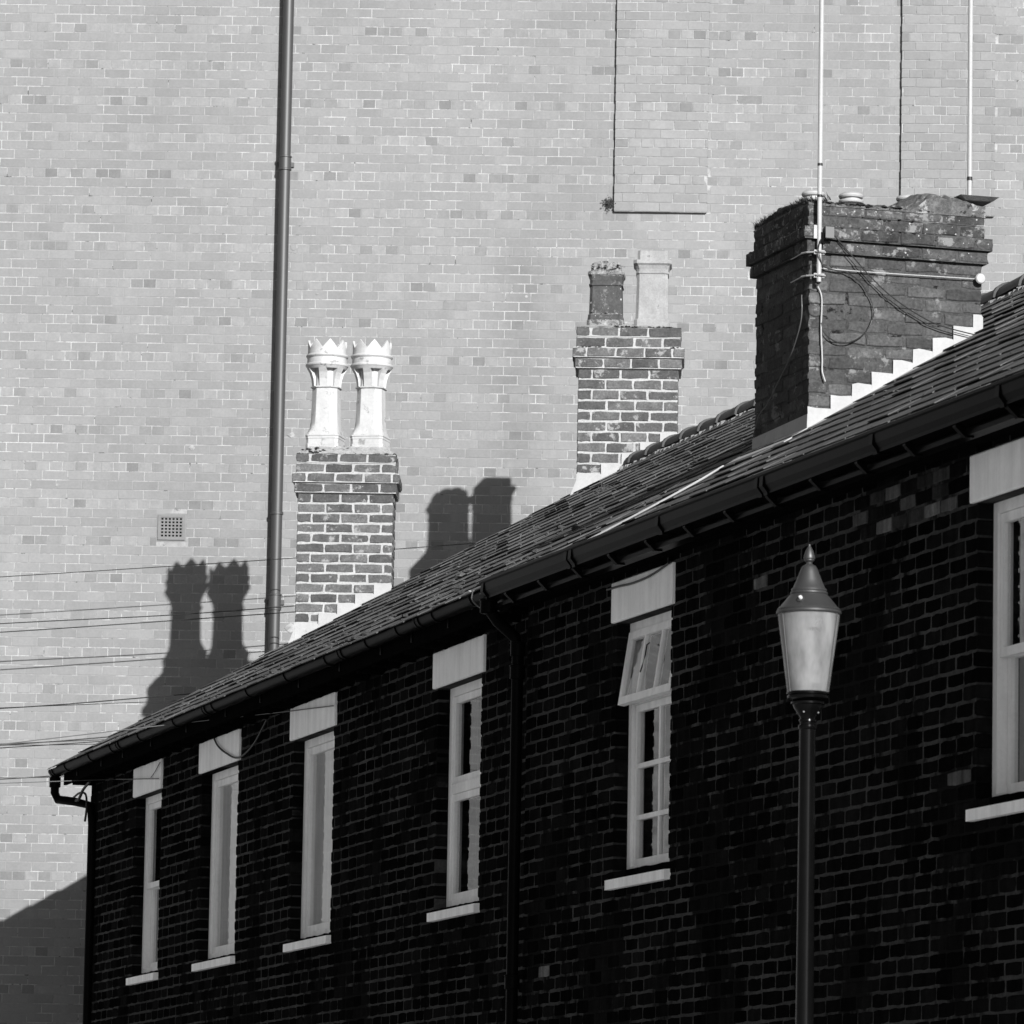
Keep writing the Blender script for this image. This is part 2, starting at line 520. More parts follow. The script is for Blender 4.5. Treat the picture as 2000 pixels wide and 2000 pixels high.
# ------------------------------------------------------------------ big brick building behind
bld = thing('brick_building', 'huge pale grey brick building wall filling the background behind the roofs', 'building', FW.o, FW.rz)
BL, BH = 0.2163, 0.0790           # brick pitch, course height
b = MB()
b.box(-14, 18, 0.0015, 0.5, 0, 20)
b.box(-14, -13.5, 0.5, 12, 0, 20)
b.box(17.5, 18, 0.5, 12, 0, 20)
b.box(-13.5, 17.5, 11.5, 12, 0, 20)
b.box(-13.5, 17.5, 0.5, 11.5, 19.7, 20)
wall = b.build('wall', 'wall_mortar', bld)
wb = Bricks(FW, wall, BH - 0.0075, 0.05, 0.0009, 0.0014, False)
Z0 = 10.8085 - BH / 2               # underside of a header course
vent_box = (0.545, 0.80, 7.65, 7.89)
panels = [(4.371, 5.162, 10.527), (6.804, 7.6, 10.527)]
PD = 0.035
for k in range(-140, 100):
    z = Z0 + k * BH
    if z < 0.5 or z > 17.6:
        continue
    r = k % 4
    header = (r == 0)
    pitch = BL / 2 if header else BL
    off = {0: -0.378, 1: -0.434, 2: -0.318, 3: -0.434}[r] + rnd.uniform(-.004, .004)
    x = off - math.ceil((off + 8) / pitch) * pitch
    while x < 14:
        segs = [(x + 0.0036, x + pitch - 0.0036, 0)]
        for (a, c, d) in [(vent_box[0], vent_box[1], 0)] if z + BH > vent_box[2] and z < vent_box[3] else []:
            segs = [s_ for (u, v, q) in segs for s_ in ((u, min(v, a), q), (max(u, c), v, q)) if s_[1] - s_[0] > 0.02]
        if z > 10.50:
            out = []
            for (u, v, q) in segs:
                for (a, c, zz) in panels:
                    if v > a and u < c:
                        if u < a - 0.02: out.append((u, a - .001, 0))
                        if v > c + 0.02: out.append((c + .001, v, 0))
                        out.append((max(u, a), min(v, c), PD))
                        break
                else:
                    out.append((u, v, q))
            segs = [s_ for s_ in out if s_[1] - s_[0] > 0.02]
        for (u, v, q) in segs:
            mat = 'wall_header' if header or rnd.random() < 0.012 else 'wall_brick'
            wb.add(u, -q + rnd.uniform(-.0006, .0006), z + 0.00375, v - u, mat, D=0.05 + q)
        x += pitch
def seen_wall(px, py):
    if py > roofline(px) - 12: return False
    if 570 < px < 785 and py > 655: return False
    if 1115 < px < 1340 and py > 480: return False
    if 520 < px < 570: return False
    return px < 1460 or py < 360
wb.flush(300, seen_wall)
for a, c, zz in panels:           # mortar bed of the proud piers
    b = MB(); b.box(a + .004, c - .004, -PD + .0035, 0.001, zz + .004, 17.6)
    b.build('pier_bed', 'wall_mortar', bld)
# air vent: frame, grille bars, black sheet painted as the shade in the openings
vent = MB()
vx0, vx1, vz0, vz1 = 0.557, 0.788, 7.663, 7.878
vent.box(vx0, vx1, -.012, .0, vz0, vz0 + .022); vent.box(vx0, vx1, -.012, .0, vz1 - .022, vz1)
vent.box(vx0, vx0 + .022, -.012, .0, vz0 + .022, vz1 - .022); vent.box(vx1 - .022, vx1, -.012, .0, vz0 + .022, vz1 - .022)
vent = vent.build('air_vent', 'vent', bld, label='square grille air vent with a grid of small dark holes')
g_ = MB()
iw, ih = (vx1 - vx0 - .044), (vz1 - vz0 - .044)
for i in range(7):
    cx = vx0 + .022 + iw * i / 6
    g_.box(max(cx - .0062, vx0 + .0225), min(cx + .0062, vx1 - .0225), -.0085, .0, vz0 + .0225, vz1 - .0225)
for i in range(7):
    cz = vz0 + .022 + ih * i / 6
    g_.box(vx0 + .0225, vx1 - .0225, -.0075, -.0005, max(cz - .0062, vz0 + .0225), min(cz + .0062, vz1 - .0225))
g_.build('grille', 'vent', vent)
g_ = MB(); g_.box(vx0 + .02, vx1 - .02, .0002, .0012, vz0 + .02, vz1 - .02)  # thin black sheet in place of real shaded depth
g_.build('shade_sheet', 'hole_shade', vent)
# pale bedding mortar round the vent
b = MB(); b.box(vent_box[0], vent_box[1], -.001, .001, vent_box[2], vz0); b.box(vent_box[0], vent_box[1], -.001, .001, vz1, vent_box[3])
b.box(vent_box[0], vx0, -.001, .001, vz0, vz1); b.box(vx1, vent_box[1], -.001, .001, vz0, vz1)
b.build('bedding', 'wall_brick', vent)
# filled holes, scars
for (x, z, s_) in ((1.66, 10.19, .035), (1.67, 8.575, .03), (1.70, 6.93, .05), (0.83, 8.455, .025), (-.30, 8.12, .022), (1.86, 9.79, .012), (3.64, 9.79, .014), (5.54, 9.98, .03), (7.30, 10.94, .04)):
    b = MB()
    n = 12
    ring = [(x + s_ * (1 + rnd.uniform(-.35, .35)) * math.cos(2 * math.pi * k / n), z + s_ * .7 * (1 + rnd.uniform(-.4, .4)) * math.sin(2 * math.pi * k / n)) for k in range(n)]
    b.prism(ring, 'y', -.004, 0.001)
    b.build('mortar_patch', 'wall_mortar', wall)

# rainwater pipe on the big wall
dp = thing('drainpipe', 'tall round grey iron drainpipe running down the pale brick wall', 'drainpipe', FW.w((1.566, -0.075, 0)), FW.rz)
b = MB(); b.tube([(0, 0, z) for z in (0.3, 5, 7, 9, 11, 17.0)], 0.047, 24, cap=True)
b.build('pipe', 'grey_pipe', dp, smooth=True)
for z, h in ((10.90, .05), (7.893, .012), (7.145, .05), (7.08, .012), (6.72, .01), (4.6, .05)):
    b = MB()
    b.lathe([(.049, z - h - .014), (.057, z - h - .010), (.057, z - h), (.052, z - h + .004), (.052, z + h - .004), (.058, z + h), (.058, z + h + .010), (.049, z + h + .014)] if h > .02 else
            [(.0485, z - h), (.055, z - h + .002), (.055, z + h - .002), (.0485, z + h)], 24)
    b.build('collar', 'grey_pipe', dp, smooth=True)
    if h > .02:
        b = MB()
        b.box(-.075, .075, .058, .0745, z - .02, z + .02)
        b.box(-.012, .012, .05, .059, z - .012, z + .012)
        b.build('bracket', 'grey_pipe', dp)

# ------------------------------------------------------------------ roofs
TANR = 0.600                         # the near roof is a touch steeper
def hslope(y, y0, z0=GZ):
    return z0 + (TANR if y0 == Y0R else TAN) * (y - y0)
Y0R = -.24

ctl = math.cos(math.atan(TAN)); stl = math.sin(math.atan(TAN))
def slates(roof, frame, x0f, x1, y0, z0, ridge_y, limit, seen, gauge=0.205, width=0.30, seed=1, tan=TAN):
    """courses of slates running along x; x0f(y) gives the far verge"""
    ctl, stl = math.cos(math.atan(tan)), math.sin(math.atan(tan))
    rg = random.Random(seed)
    n = int((ridge_y - y0) / ctl / gauge)
    items = []
    for c in range(n):
        s0 = c * gauge - 0.045
        y = y0 + s0 * ctl
        z = z0 + s0 * stl
        xs = x0f(y + gauge * .5 * ctl)
        off = (width / 2 if c % 2 else 0) + rg.uniform(-.012, .012)
        x = math.floor((xs - off) / width) * width + off
        while x < x1:
            a, e = max(x + .001, xs), min(x + width - .001, x1)
            if e - a > 0.03:
                items.append((a, e, y, z, rg.uniform(-.0015, .0015), rg.uniform(-.0015, .0015), rg.choice((0, 0, 0, .001, .002, .006)), rg.uniform(-.007, .007), c))
            x += width
    def verts(it, local=False):
        a, e, y, z, dz1, dz2, lift, slip, c = it
        w_ = e - a
        T = 0.006
        LEN = gauge * 1.55
        L0, L1 = slip, LEN
        def P(x, s_, h):
            return (x, s_ * ctl - h * stl, s_ * stl + h * ctl)
        tail, head = 0.016 + lift, 0.003
        chip = rg.uniform(0, .02)
        base = [P(0, L0 + chip * .5, tail + dz1), P(w_, L0, tail + dz2), P(w_, L1, head), P(0, L1, head)]
        top = [P(0, L0 + chip * .5, tail + T + dz1), P(w_, L0, tail + T + dz2), P(w_, L1, head + T), P(0, L1, head + T)]
        return base + top
    faces = [(0, 3, 2, 1), (4, 5, 6, 7), (0, 1, 5, 4), (1, 2, 6, 5), (2, 3, 7, 6), (3, 0, 4, 7)]
    best = []
    for i, it in enumerate(items):
        px, py, k = pix(frame.w(((it[0] + it[1]) / 2, it[2] + .1, it[3] + .06)))
        if 0 < px < 1000 and 0 < py < 1000 and seen(px * 2, py * 2, it) and it[1] - it[0] > width * .8:
            best.append((k, i))
    best.sort()
    pick = set(i for _, i in best[:limit])
    pool = []
    rest = MB()
    for i, it in enumerate(items):
        if i in pick:
            if len(pool) < 24 or it[1] - it[0] < width - .01:
                b = MB(); b.add(verts((0, width - .002) + it[2:]) if it[1] - it[0] > width - .01 else verts(it), faces)
                me = b.mesh('slate', 'slate')
                if it[1] - it[0] > width - .01: pool.append(me)
            else:
                me = rg.choice(pool)
            o = bpy.data.objects.new('slate', me)
            COL.objects.link(o)
            o.parent = roof
            o.location = (it[0], it[2], it[3])
        else:
            rest.add([(p[0] + it[0], p[1] + it[2], p[2] + it[3]) for p in verts(it)], faces)
    rest.build('slating', 'slate', roof, kind='stuff')
    return items

# ------------------------------------------------------------------ facade builder
def cut(segs, a, c):
    out = []
    for (u, v) in segs:
        if v <= a or u >= c:
            out.append((u, v))
        else:
            if a - u > 0.025: out.append((u, a))
            if v - c > 0.025: out.append((c, v))
    return out

def facade(frame, house, x0, x1, zb, zt, zref, openings, limit, seen, pale=None, lintels=()):
    """openings: (x0, x1, z0, z1)"""
    CH = 0.0745
    b = MB()
    xs = x0 + .008
    y0, y1 = 0.0028, 0.26
    for (a, c, z0, z1) in sorted(openings):
        b.box(xs, a - .016, y0, y1, 0, zt)
        b.box(a - .016, c + .016, y0, y1, 0, z0)
        b.box(a - .016, c + .016, y0, y1, z1, zt)
        xs = c + .016
    b.box(xs, x1 - .008, y0, y1, 0, zt)
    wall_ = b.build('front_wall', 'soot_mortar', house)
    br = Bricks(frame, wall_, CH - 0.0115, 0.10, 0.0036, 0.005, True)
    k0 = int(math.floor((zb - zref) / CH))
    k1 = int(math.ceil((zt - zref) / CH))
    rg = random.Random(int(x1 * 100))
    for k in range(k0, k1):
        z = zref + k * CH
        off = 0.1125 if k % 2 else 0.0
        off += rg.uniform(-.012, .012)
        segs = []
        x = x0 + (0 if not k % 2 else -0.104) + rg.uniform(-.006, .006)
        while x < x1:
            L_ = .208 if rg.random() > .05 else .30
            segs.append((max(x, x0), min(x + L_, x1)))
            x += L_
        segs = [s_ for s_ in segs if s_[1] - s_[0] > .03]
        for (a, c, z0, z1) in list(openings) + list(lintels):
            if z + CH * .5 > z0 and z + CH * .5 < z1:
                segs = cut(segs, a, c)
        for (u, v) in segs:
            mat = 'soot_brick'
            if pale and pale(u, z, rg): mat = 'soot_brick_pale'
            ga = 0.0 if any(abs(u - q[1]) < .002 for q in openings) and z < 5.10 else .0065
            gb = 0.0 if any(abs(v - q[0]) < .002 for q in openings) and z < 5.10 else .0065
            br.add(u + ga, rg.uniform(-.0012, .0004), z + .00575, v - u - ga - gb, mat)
    br.flush(limit, seen)
    return wall_

def lintel(house, a, c, z0, z1):
    b = MB()
    e = 0.006
    x0, x1, y0, y1 = a, c, -0.018, 0.24
    b.add([(x0 + e, y0, z0 + e), (x1 - e, y0, z0 + e), (x1 - e, y0, z1 - e), (x0 + e, y0, z1 - e),
           (x0, y0 + e, z0), (x1, y0 + e, z0), (x1, y0 + e, z1), (x0, y0 + e, z1),
           (x0, y1, z0), (x1, y1, z0), (x1, y1, z1), (x0, y1, z1)],
          [(0, 1, 2, 3), (4, 5, 1, 0), (5, 6, 2, 1), (6, 7, 3, 2), (7, 4, 0, 3), (8, 9, 5, 4), (9, 10, 6, 5), (10, 11, 7, 6), (11, 8, 4, 7), (11, 10, 9, 8)])
    return b.build('lintel', 'lintel', house)

def rectframe(b, x0, x1, z0, z1, w_, y0, y1):
    b.box(x0, x0 + w_, y0, y1, z0, z1)
    b.box(x1 - w_, x1, y0, y1, z0, z1)
    b.box(x0 + w_, x1 - w_, y0, y1, z0, z0 + w_)
    b.box(x0 + w_, x1 - w_, y0, y1, z1 - w_, z1)

def window(house, a, c, z0, z1, style):
    YF = 0.075
    b = MB()
    rectframe(b, a + .003, c - .003, z0, z1 - .002, .052, YF, YF + .075)
    win = b.build('window', 'frame', house)
    b = MB()
    b.hexa([(a - .04, -.035, z0 - .07), (c + .04, -.035, z0 - .07), (c + .04, .16, z0 - .07), (a - .04, .16, z0 - .07),
            (a - .04, -.035, z0 - .018), (c + .04, -.035, z0 - .018), (c + .04, .16, z0 - .002), (a - .04, .16, z0 - .002)])
    b.build('sill', 'lintel', win)
    ia, ic, iz0, iz1 = a + .055, c - .055, z0 + .052, z1 - .054
    def sash(x0, x1, zz0, zz1, w_, y0, bars_v=(), bars_h=(), name='sash'):
        m = MB()
        rectframe(m, x0, x1, zz0, zz1, w_, y0, y0 + .035)
        for f_ in bars_v:
            xx = x0 + (x1 - x0) * f_
            m.box(xx - .013, xx + .013, y0 + .004, y0 + .031, zz0 + w_, zz1 - w_)
        for f_ in bars_h:
            zz = zz0 + (zz1 - zz0) * f_
            m.box(x0 + w_, x1 - w_, y0 + .002, y0 + .033, zz - .013, zz + .013)
        o = m.build(name, 'frame', win)
        m = MB()
        m.box(x0 + w_ - .004, x1 - w_ + .004, y0 + .016, y0 + .020, zz0 + w_ - .004, zz1 - w_ + .004)
        p = m.build('pane', 'glass', win)
        return o, p
    def sheen_drape(x0, x1, zz0, zz1, y=.21, amp=.012, waves=9):  # wavy pale sheet behind the glass, imitating bright reflections
        m = MB()
        n = waves * 6
        top = [(x0 + (x1 - x0) * i / n, y + amp * math.sin(i * 1.05), zz1) for i in range(n + 1)]
        bot = [(p[0], p[1] * 1.0 + .004 * math.sin(i * .7), zz0) for i, p in enumerate(top)]
        m.add(top + bot, [(i, i + 1, n + 2 + i, n + 1 + i) for i in range(n)])
        m.build('curtain_sheen', 'curtain_sheen', win)
    if style == 'vent_open':
        zm = z1 - .42
        m = MB(); m.box(ia, ic, YF + .005, YF + .07, zm - .028, zm + .028)
        m.build('transom', 'frame', win)
        # lower fixed light
        sash(ia + .002, ic - .002, iz0 + .002, zm - .030, .038, YF + .02, (.5,), (.30, .62), 'casement')
        # top-hung vent, swung outwards at its foot
        H = iz1 - (zm + .028)
        ang = R(8.5)
        piv = (0, YF, iz1 - .004)
        def tip(m):
            m.v = [(x, piv[1] + (y - piv[1]) * math.cos(ang) + (z - piv[2]) * math.sin(ang), piv[2] + (z - piv[2]) * math.cos(ang) - (y - piv[1]) * math.sin(ang)) for x, y, z in m.v]
        m = MB()
        x0, x1, zz0, zz1 = a + .02, c - .02, iz1 - .40, iz1
        rectframe(m, x0, x1, zz0, zz1, .042, YF - .012, YF + .024)
        for f_ in (.335, .665):
            xx = x0 + (x1 - x0) * f_
            m.box(xx - .013, xx + .013, YF - .009, YF + .020, zz0 + .042, zz1 - .042)
        tip(m)
        m.build('vent_sash', 'frame', win, label='top-hung sash swung open')
        m = MB(); m.box(x0 + .040, x1 - .040, YF + .004, YF + .008, zz0 + .040, zz1 - .040)
        tip(m); m.build('pane', 'glass', win)
        m = MB(); m.tube([(x0 + .42, YF - .02, zz0 + .30), (x0 + .46, YF - .045, zz0 + .28), (x0 + .475, YF - .05, zz0 + .22), (x0 + .45, YF - .05, zz0 + .16), (x0 + .40, YF - .04, zz0 + .14)], .004, 6)
        tip(m); m.build('stay_cord', 'cable', win)
        sheen_drape(a + .48, c - .02, z1 - .60, z1 - .02, y=.19)  # added sheet imitates the pale reflection in the right-hand panes
        
    elif style == 'sash_dark':
        zm = z1 - .62
        m = MB(); m.box(ia, ic, YF + .003, YF + .07, zm - .03, zm + .03)
        m.build('transom', 'frame', win)
        sash(ia + .002, ic - .002, zm + .032, iz1 - .002, .042, YF + .015)
        sash(ia + .002, ic - .002, iz0 + .002, zm - .032, .042, YF + .015)
        sheen_drape(a + .34, c - .02, z0 + .02, zm - .06)
        sheen_drape(a + .62, c - .02, z0 + .02, z1 - .05, y=.23)
    elif style == 'pane_sheen':
        sash(ia + .002, ic - .002, iz0 + .002, iz1 - .002, .046, YF + .02)
        m = MB(); m.box(ia + .01, ic - .01, .128, .131, z0 + .055, z1 - .055)  # flat pale sheet close behind the glass imitates reflected sky
        m.build('pane_sheen', 'curtain_sheen', win)
    else:
        zm = (z0 + z1) / 2
        sash(ia + .002, ic - .002, zm - .02, iz1 - .002, .042, YF + .012)
        sash(ia + .002, ic - .002, iz0 + .002, zm + .018, .042, YF + .05)
        sheen_drape(a + .02, c - .02, z0 + .02, z1 - .02, y=.2)
    return win

def shell(house, x0, x1, y1, zt, xf=None):
    """rear and side walls and upper floor, so the house is a closed box"""
    b = MB()
    b.box(x0, x1, y1 - .25, y1, 0, zt)
    b.box(x1 - .25, x1, .27, y1 - .25, 0, zt)
    b.box(x0, x0 + .25, .27, y1 - .25, 0, zt)
    b.box(x0 + .25, x1 - .25, .27, y1 - .25, 2.6, 2.75)
    b.box(x0 + .25, x1 - .25, 2.2, 2.3, 2.75, zt)
    return b.build('side_walls', 'interior', house)

# ------------------------------------------------------------------ far terrace
WXL, WYL = 0.29154, 0.95656            # direction of the far gable in the facade frame
far = thing('terraced_house', 'long far brick terrace with black half-round gutter, two chimneys and pale lintels', 'house', FL.o, FL.rz)
LE = 13.05
openL = [(1.90, 2.80, 3.75, 5.10), (4.18, 5.33, 3.75, 5.10), (6.99, 8.10, 3.75, 5.10), (10.73, 11.72, 3.75, 5.10)]
lintL = [(1.85, 2.83), (4.13, 5.40), (6.93, 8.17), (10.65, 11.80)]
def seenL(px, py):
    return px > 175 and py < 1990 and py > 1500 - .41 * (px - 98) + 60
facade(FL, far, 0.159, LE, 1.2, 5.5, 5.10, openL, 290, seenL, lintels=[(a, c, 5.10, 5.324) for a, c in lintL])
for a, c in lintL:
    lintel(far, a, c, 5.102, 5.321)
for (a, c, z0, z1), st in zip(openL, ('two_sash', 'pane_sheen', 'pane_sheen', 'sash_dark')):
    window(far, a, c, z0, z1, st)
b = MB()
RY = 3.97
vx = lambda y: 0.09 + (y + .30) * WXL / WYL       # far verge
def slab(x0f, x1, ya, yb, za, zb, th):
    """sloping slab"""
    return [(x0f(ya), ya, za - th), (x1, ya, za - th), (x1, yb, zb - th), (x0f(yb), yb, zb - th), (x0f(ya), ya, za), (x1, ya, za), (x1, yb, zb), (x0f(yb), yb, zb)]
b.hexa(slab(vx, LE + .25, -.24, RY, hslope(-.24, -.30), hslope(RY, -.30), .03))
b.hexa(slab(vx, LE + .25, RY, 2 * RY + .24, hslope(RY, -.30), hslope(-.24, -.30), .03))
roofL = b.build('roof', 'slate', far)
def seenS(px, py, it):
    return True
slates(roofL, FL, vx, LE + .12, -.30, GZ, RY - .03, 300, lambda px, py, it: py > roofline(px) - 40, gauge=.26, width=.32, seed=4)
# gable end wall, under the verge
b = MB()
gy = lambda x: x
p0 = (0.159 + .03, .27); p1 = (0.159 + 7.9 * WXL / WYL, 7.9)
def gw(t): return (p0[0] + (p1[0] - p0[0]) * t, p0[1] + (p1[1] - p0[1]) * t)
for (t0, t1) in ((0, .4834), (.4834, 1)):
    a, c = gw(t0), gw(t1)
    za, zc = (min(hslope(q[1], -.30), hslope(2 * RY - q[1], -.30)) - .06 for q in (a, c))
    b.hexa([(a[0], a[1], 0), (a[0] + .25, a[1], 0), (c[0] + .25, c[1], 0), (c[0], c[1], 0), (a[0], a[1], za), (a[0] + .25, a[1], za), (c[0] + .25, c[1], zc), (c[0], c[1], zc)])
b.build('gable_wall', 'soot_brick', far)
b = MB(); b.box(2.6, LE, 7.65, 7.9, 0, 5.45); b.box(LE - .25, LE, .27, 7.65, 0, 5.45)
b.box(.5, LE - .25, .27, 7.6, 2.6, 2.75); b.box(1.6, LE - .25, 2.2, 2.3, 2.75, 5.4)
b.build('rear_walls', 'interior', far)
# verge mortar fillet
b = MB()
for yy in [i * .22 - .27 for i in range(19)]:
    h = rnd.uniform(.0, .008)
    b.hexa([(vx(yy) - .012, yy, hslope(yy, -.3) - .03), (vx(yy) + .03, yy, hslope(yy, -.3) - .03), (vx(yy + .215) + .03, yy + .215, hslope(yy + .215, -.3) - .03), (vx(yy + .215) - .012, yy + .215, hslope(yy + .215, -.3) - .03),
            (vx(yy) - .01, yy, hslope(yy, -.3) + .012 + h), (vx(yy) + .03, yy, hslope(yy, -.3) + .012), (vx(yy + .215) + .03, yy + .215, hslope(yy + .215, -.3) + .012), (vx(yy + .215) - .01, yy + .215, hslope(yy + .215, -.3) + .012 + h)])
b.build('verge_fillet', 'lead_old', roofL)
# ridge tiles
def ridge_tile(L, r=.115):
    b = MB()
    n = 9
    rings = []
    for x, rr in ((0, r + .016), (.045, r + .016), (.05, r), (L, r - .003)):
        rings.append([(x, rr * math.cos(math.pi * k / n), rr * .85 * math.sin(math.pi * k / n) ) for k in range(n + 1)] +
                     [(x, (rr - .014) * math.cos(math.pi * k / n), (rr - .014) * .85 * math.sin(math.pi * k / n)) for k in range(n, -1, -1)])
    b.rings(rings)
    return b.mesh('ridge_tile', 'ridge', True)
rt = ridge_tile(.44)
zr = hslope(RY, -.30)
x = vx(RY) + .05
while x < LE:
    o = put(rt, 'ridge_tile', roofL, (x, RY, zr - .035), (rnd.uniform(-.03, .03), rnd.uniform(-.03, .02), rnd.uniform(-.02, .02)))
    x += .45
b = MB()                                  # rough bedding under the ridge
xx = vx(RY)
while xx < LE:
    for sy in (-1, 1):
        w_ = rnd.uniform(.05, .12)
        yy = RY + sy * .125
        zz = zr - .125 * TAN
        b.hexa([(xx, yy - .04, zz - .045), (xx + w_, yy - .04, zz - .045), (xx + w_, yy + .03, zz - .03), (xx, yy + .03, zz - .03),
                (xx, yy - .03 + rnd.uniform(-.01, .01), zz + .0), (xx + w_, yy - .03 + rnd.uniform(-.01, .01), zz + rnd.uniform(0, .02)), (xx + w_, yy + .03, zz + .035), (xx, yy + .03, zz + .03)])
    xx += w_
b.build('ridge_bedding', 'lead_old', roofL, kind='stuff')

# half-round gutter, fascia, rafter feet
def gutter_half(house, x0, x1, yc, zt, r, union=1.0, brk=1.0):
    b = MB()
    n = 10
    def ring(x, rr):
        return [(x, yc + rr * math.cos(math.pi + math.pi * k / n), zt + rr * math.sin(math.pi + math.pi * k / n)) for k in range(n + 1)] + \
               [(x, yc + (rr - .004) * math.cos(math.pi + math.pi * k / n), zt + (rr - .004) * math.sin(math.pi + math.pi * k / n)) for k in range(n, -1, -1)]
    b.rings([ring(x0, r), ring(x1, r)])
    gt = b.build('gutter', 'black_plastic', house, smooth=True)
    return gt, ring
gt, ring = gutter_half(far, -.02, 12.98, -.262, GZ - .002, .052)
for x, big in ((.10, 1), (.62, 0), (1.55, 0), (2.35, 0), (2.62, 1), (3.35, 0), (4.55, 0), (5.55, 1), (5.80, 0), (6.85, 0), (7.95, 0), (9.05, 0), (9.45, 1), (10.1, 0), (10.85, 0), (11.35, 1), (11.7, 0), (12.55, 0)):
    b = MB()
    if big:
        b.rings([ring(x - .05, .0535), ring(x - .045, .060), ring(x - .03, .060), ring(x - .028, .0555), ring(x + .028, .0555), ring(x + .03, .060), ring(x + .045, .060), ring(x + .05, .0535)])
        b.build('union', 'black_plastic', gt, smooth=True)
    else:
        b.rings([ring(x - .014, .0535), ring(x - .012, .059), ring(x + .012, .059), ring(x + .014, .0535)])
        b.box(x - .014, x + .014, -.2095, -.2, GZ - .09, GZ + .012)
        b.build('gutter_bracket', 'black_plastic', gt)
b = MB(); b.box(.05, 12.98, -.199, -.175, 5.33, 5.44)
b.build('fascia', 'soffit', far)
b = MB(); b.box(.05, 12.98, -.1745, .0, 5.365, 5.375)
b.build('soffit_board', 'soffit', far)
for i in range(33):
    x = .3 + i * .395
    b = MB(); b.hexa([(x - .02, -.174, 5.315), (x + .02, -.174, 5.315), (x + .02, -.005, 5.315), (x - .02, -.005, 5.315), (x - .02, -.174, 5.364), (x + .02, -.174, 5.364), (x + .02, -.005, 5.364), (x - .02, -.005, 5.364)])
    b.build('rafter_foot', 'soffit', far)

# ------------------------------------------------------------------ near house
near = thing('terraced_house', 'nearer brick house at right behind the street lamp, box gutter, broad chimney with aerial pole', 'house', FR.o, FR.rz)
ND = -0.055                                    # its roof stands this much higher
openR = [(1.49, 2.41, 3.70, 5.073), (6.74, 7.70, 3.70, 5.073)]
lintR = [(1.436, 2.462), (6.675, 7.78)]
def seenR(px, py):
    return 1030 < px and py < 1990 and py > 1320 - .4 * (px - 951) and not (1480 < px < 1660 and py > 1080)
def pale(u, z, rg):
    if 5.0 < z < 5.24 and 5.05 < u < 6.35: return rg.random() < .75
    return rg.random() < .002
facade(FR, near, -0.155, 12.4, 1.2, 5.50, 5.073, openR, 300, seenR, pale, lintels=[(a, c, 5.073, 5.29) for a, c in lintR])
for a, c in lintR:
    lintel(near, a, c, 5.075, 5.293)
window(near, *openR[0], 'vent_open')
window(near, *openR[1], 'two_sash')
RYR = 3.98
b = MB()
v0 = lambda y: -.12
Y0R = -.24
b.hexa(slab(v0, 12.5, Y0R + .05, RYR, hslope(Y0R + .05, Y0R) + ND, hslope(RYR, Y0R) + ND, .03))
b.hexa(slab(v0, 12.5, RYR, 2 * RYR + .24, hslope(RYR, Y0R) + ND, hslope(Y0R, Y0R) + ND, .03))
roofR = b.build('roof', 'slate', near)
slates(roofR, FR, lambda y: -.14, 12.5, Y0R, GZ + ND, RYR - .03, 300, lambda px, py, it: not (it[0] > .6 and it[1] < 1.7 and 1.0 < it[2] + .1 < 2.1), seed=9, tan=TANR)
xx = -.1
while xx < 12:
    put(rt, 'ridge_tile', roofR, (xx, RYR, hslope(RYR, Y0R) + ND - .035)); xx += .45
shell(near, -.13, 12.4, 7.9, 5.5)
b = MB()
for t0, t1 in ((.0, RYR), (RYR, 7.9)):
    for xg in (-.13, 12.15):
        za = hslope(min(t0, 2 * RYR - t0), Y0R) - .06 + 0; zc = hslope(min(t1, 2 * RYR - t1), Y0R) - .06
        za, zc = max(za, 5.51), max(zc, 5.51)
        b.hexa([(xg, max(t0, .27), 5.501), (xg + .25, max(t0, .27), 5.501), (xg + .25, t1, 5.501), (xg, t1, 5.501), (xg, max(t0, .27), za), (xg + .25, max(t0, .27), za), (xg + .25, t1, zc), (xg, t1, zc)])
b.build('gable', 'soot_brick', near)
# verge strip of the near roof
b = MB()
yy = -.18
while yy < RYR:
    b.hexa([(-.165, yy, hslope(yy, Y0R) - .05), (-.12, yy, hslope(yy, Y0R) - .05), (-.12, yy + .3, hslope(yy + .3, Y0R) - .05), (-.165, yy + .3, hslope(yy + .3, Y0R) - .05),
            (-.165, yy, hslope(yy, Y0R) + ND + .022), (-.10, yy, hslope(yy, Y0R) + ND + .026), (-.10, yy + .3, hslope(yy + .3, Y0R) + ND + .026), (-.165, yy + .3, hslope(yy + .3, Y0R) + ND + .022)])
    yy += .302
b.build('verge_strip', 'lead_old', roofR)
# moulded box gutter: profile in (y, z)
prof = [(-.318, GZ + .004), (-.330, GZ + .004), (-.332, GZ - .010), (-.322, GZ - .018), (-.320, GZ - .060), (-.300, GZ - .085), (-.298, GZ - .100), (-.21, GZ - .100), (-.21, GZ - .07), (-.205, GZ - .05), (-.212, GZ - .05), (-.216, GZ - .09), (-.29, GZ - .092), (-.308, GZ - .062), (-.312, GZ - .01)]
b = MB(); b.prism(prof, 'x', -.02, 12.5)
gr = b.build('gutter', 'black_iron', near)
for x in (.0, 1.55, 1.63, 3.1, 4.62, 4.70, 6.2, 7.75, 9.3):
    b = MB(); b.prism([(-.326, GZ - .012), (-.330, GZ - .064), (-.306, GZ - .094), (-.303, GZ - .108), (-.225, GZ - .108), (-.225, GZ - .101), (-.2975, GZ - .101), (-.2995, GZ - .087), (-.3195, GZ - .062), (-.3215, GZ - .018)], 'x', x, x + .05)
    b.build('gutter_joint', 'black_iron', gr)
b = MB(); b.box(-.1, 12.5, -.203, -.175, 5.30, 5.40)
b.box(-.1, 12.5, -.245, -.2035, 5.300, 5.322)
b.build('fascia', 'black_iron', near)
b = MB(); b.box(-.1, 12.5, -.1745, -.003, 5.33, 5.34)
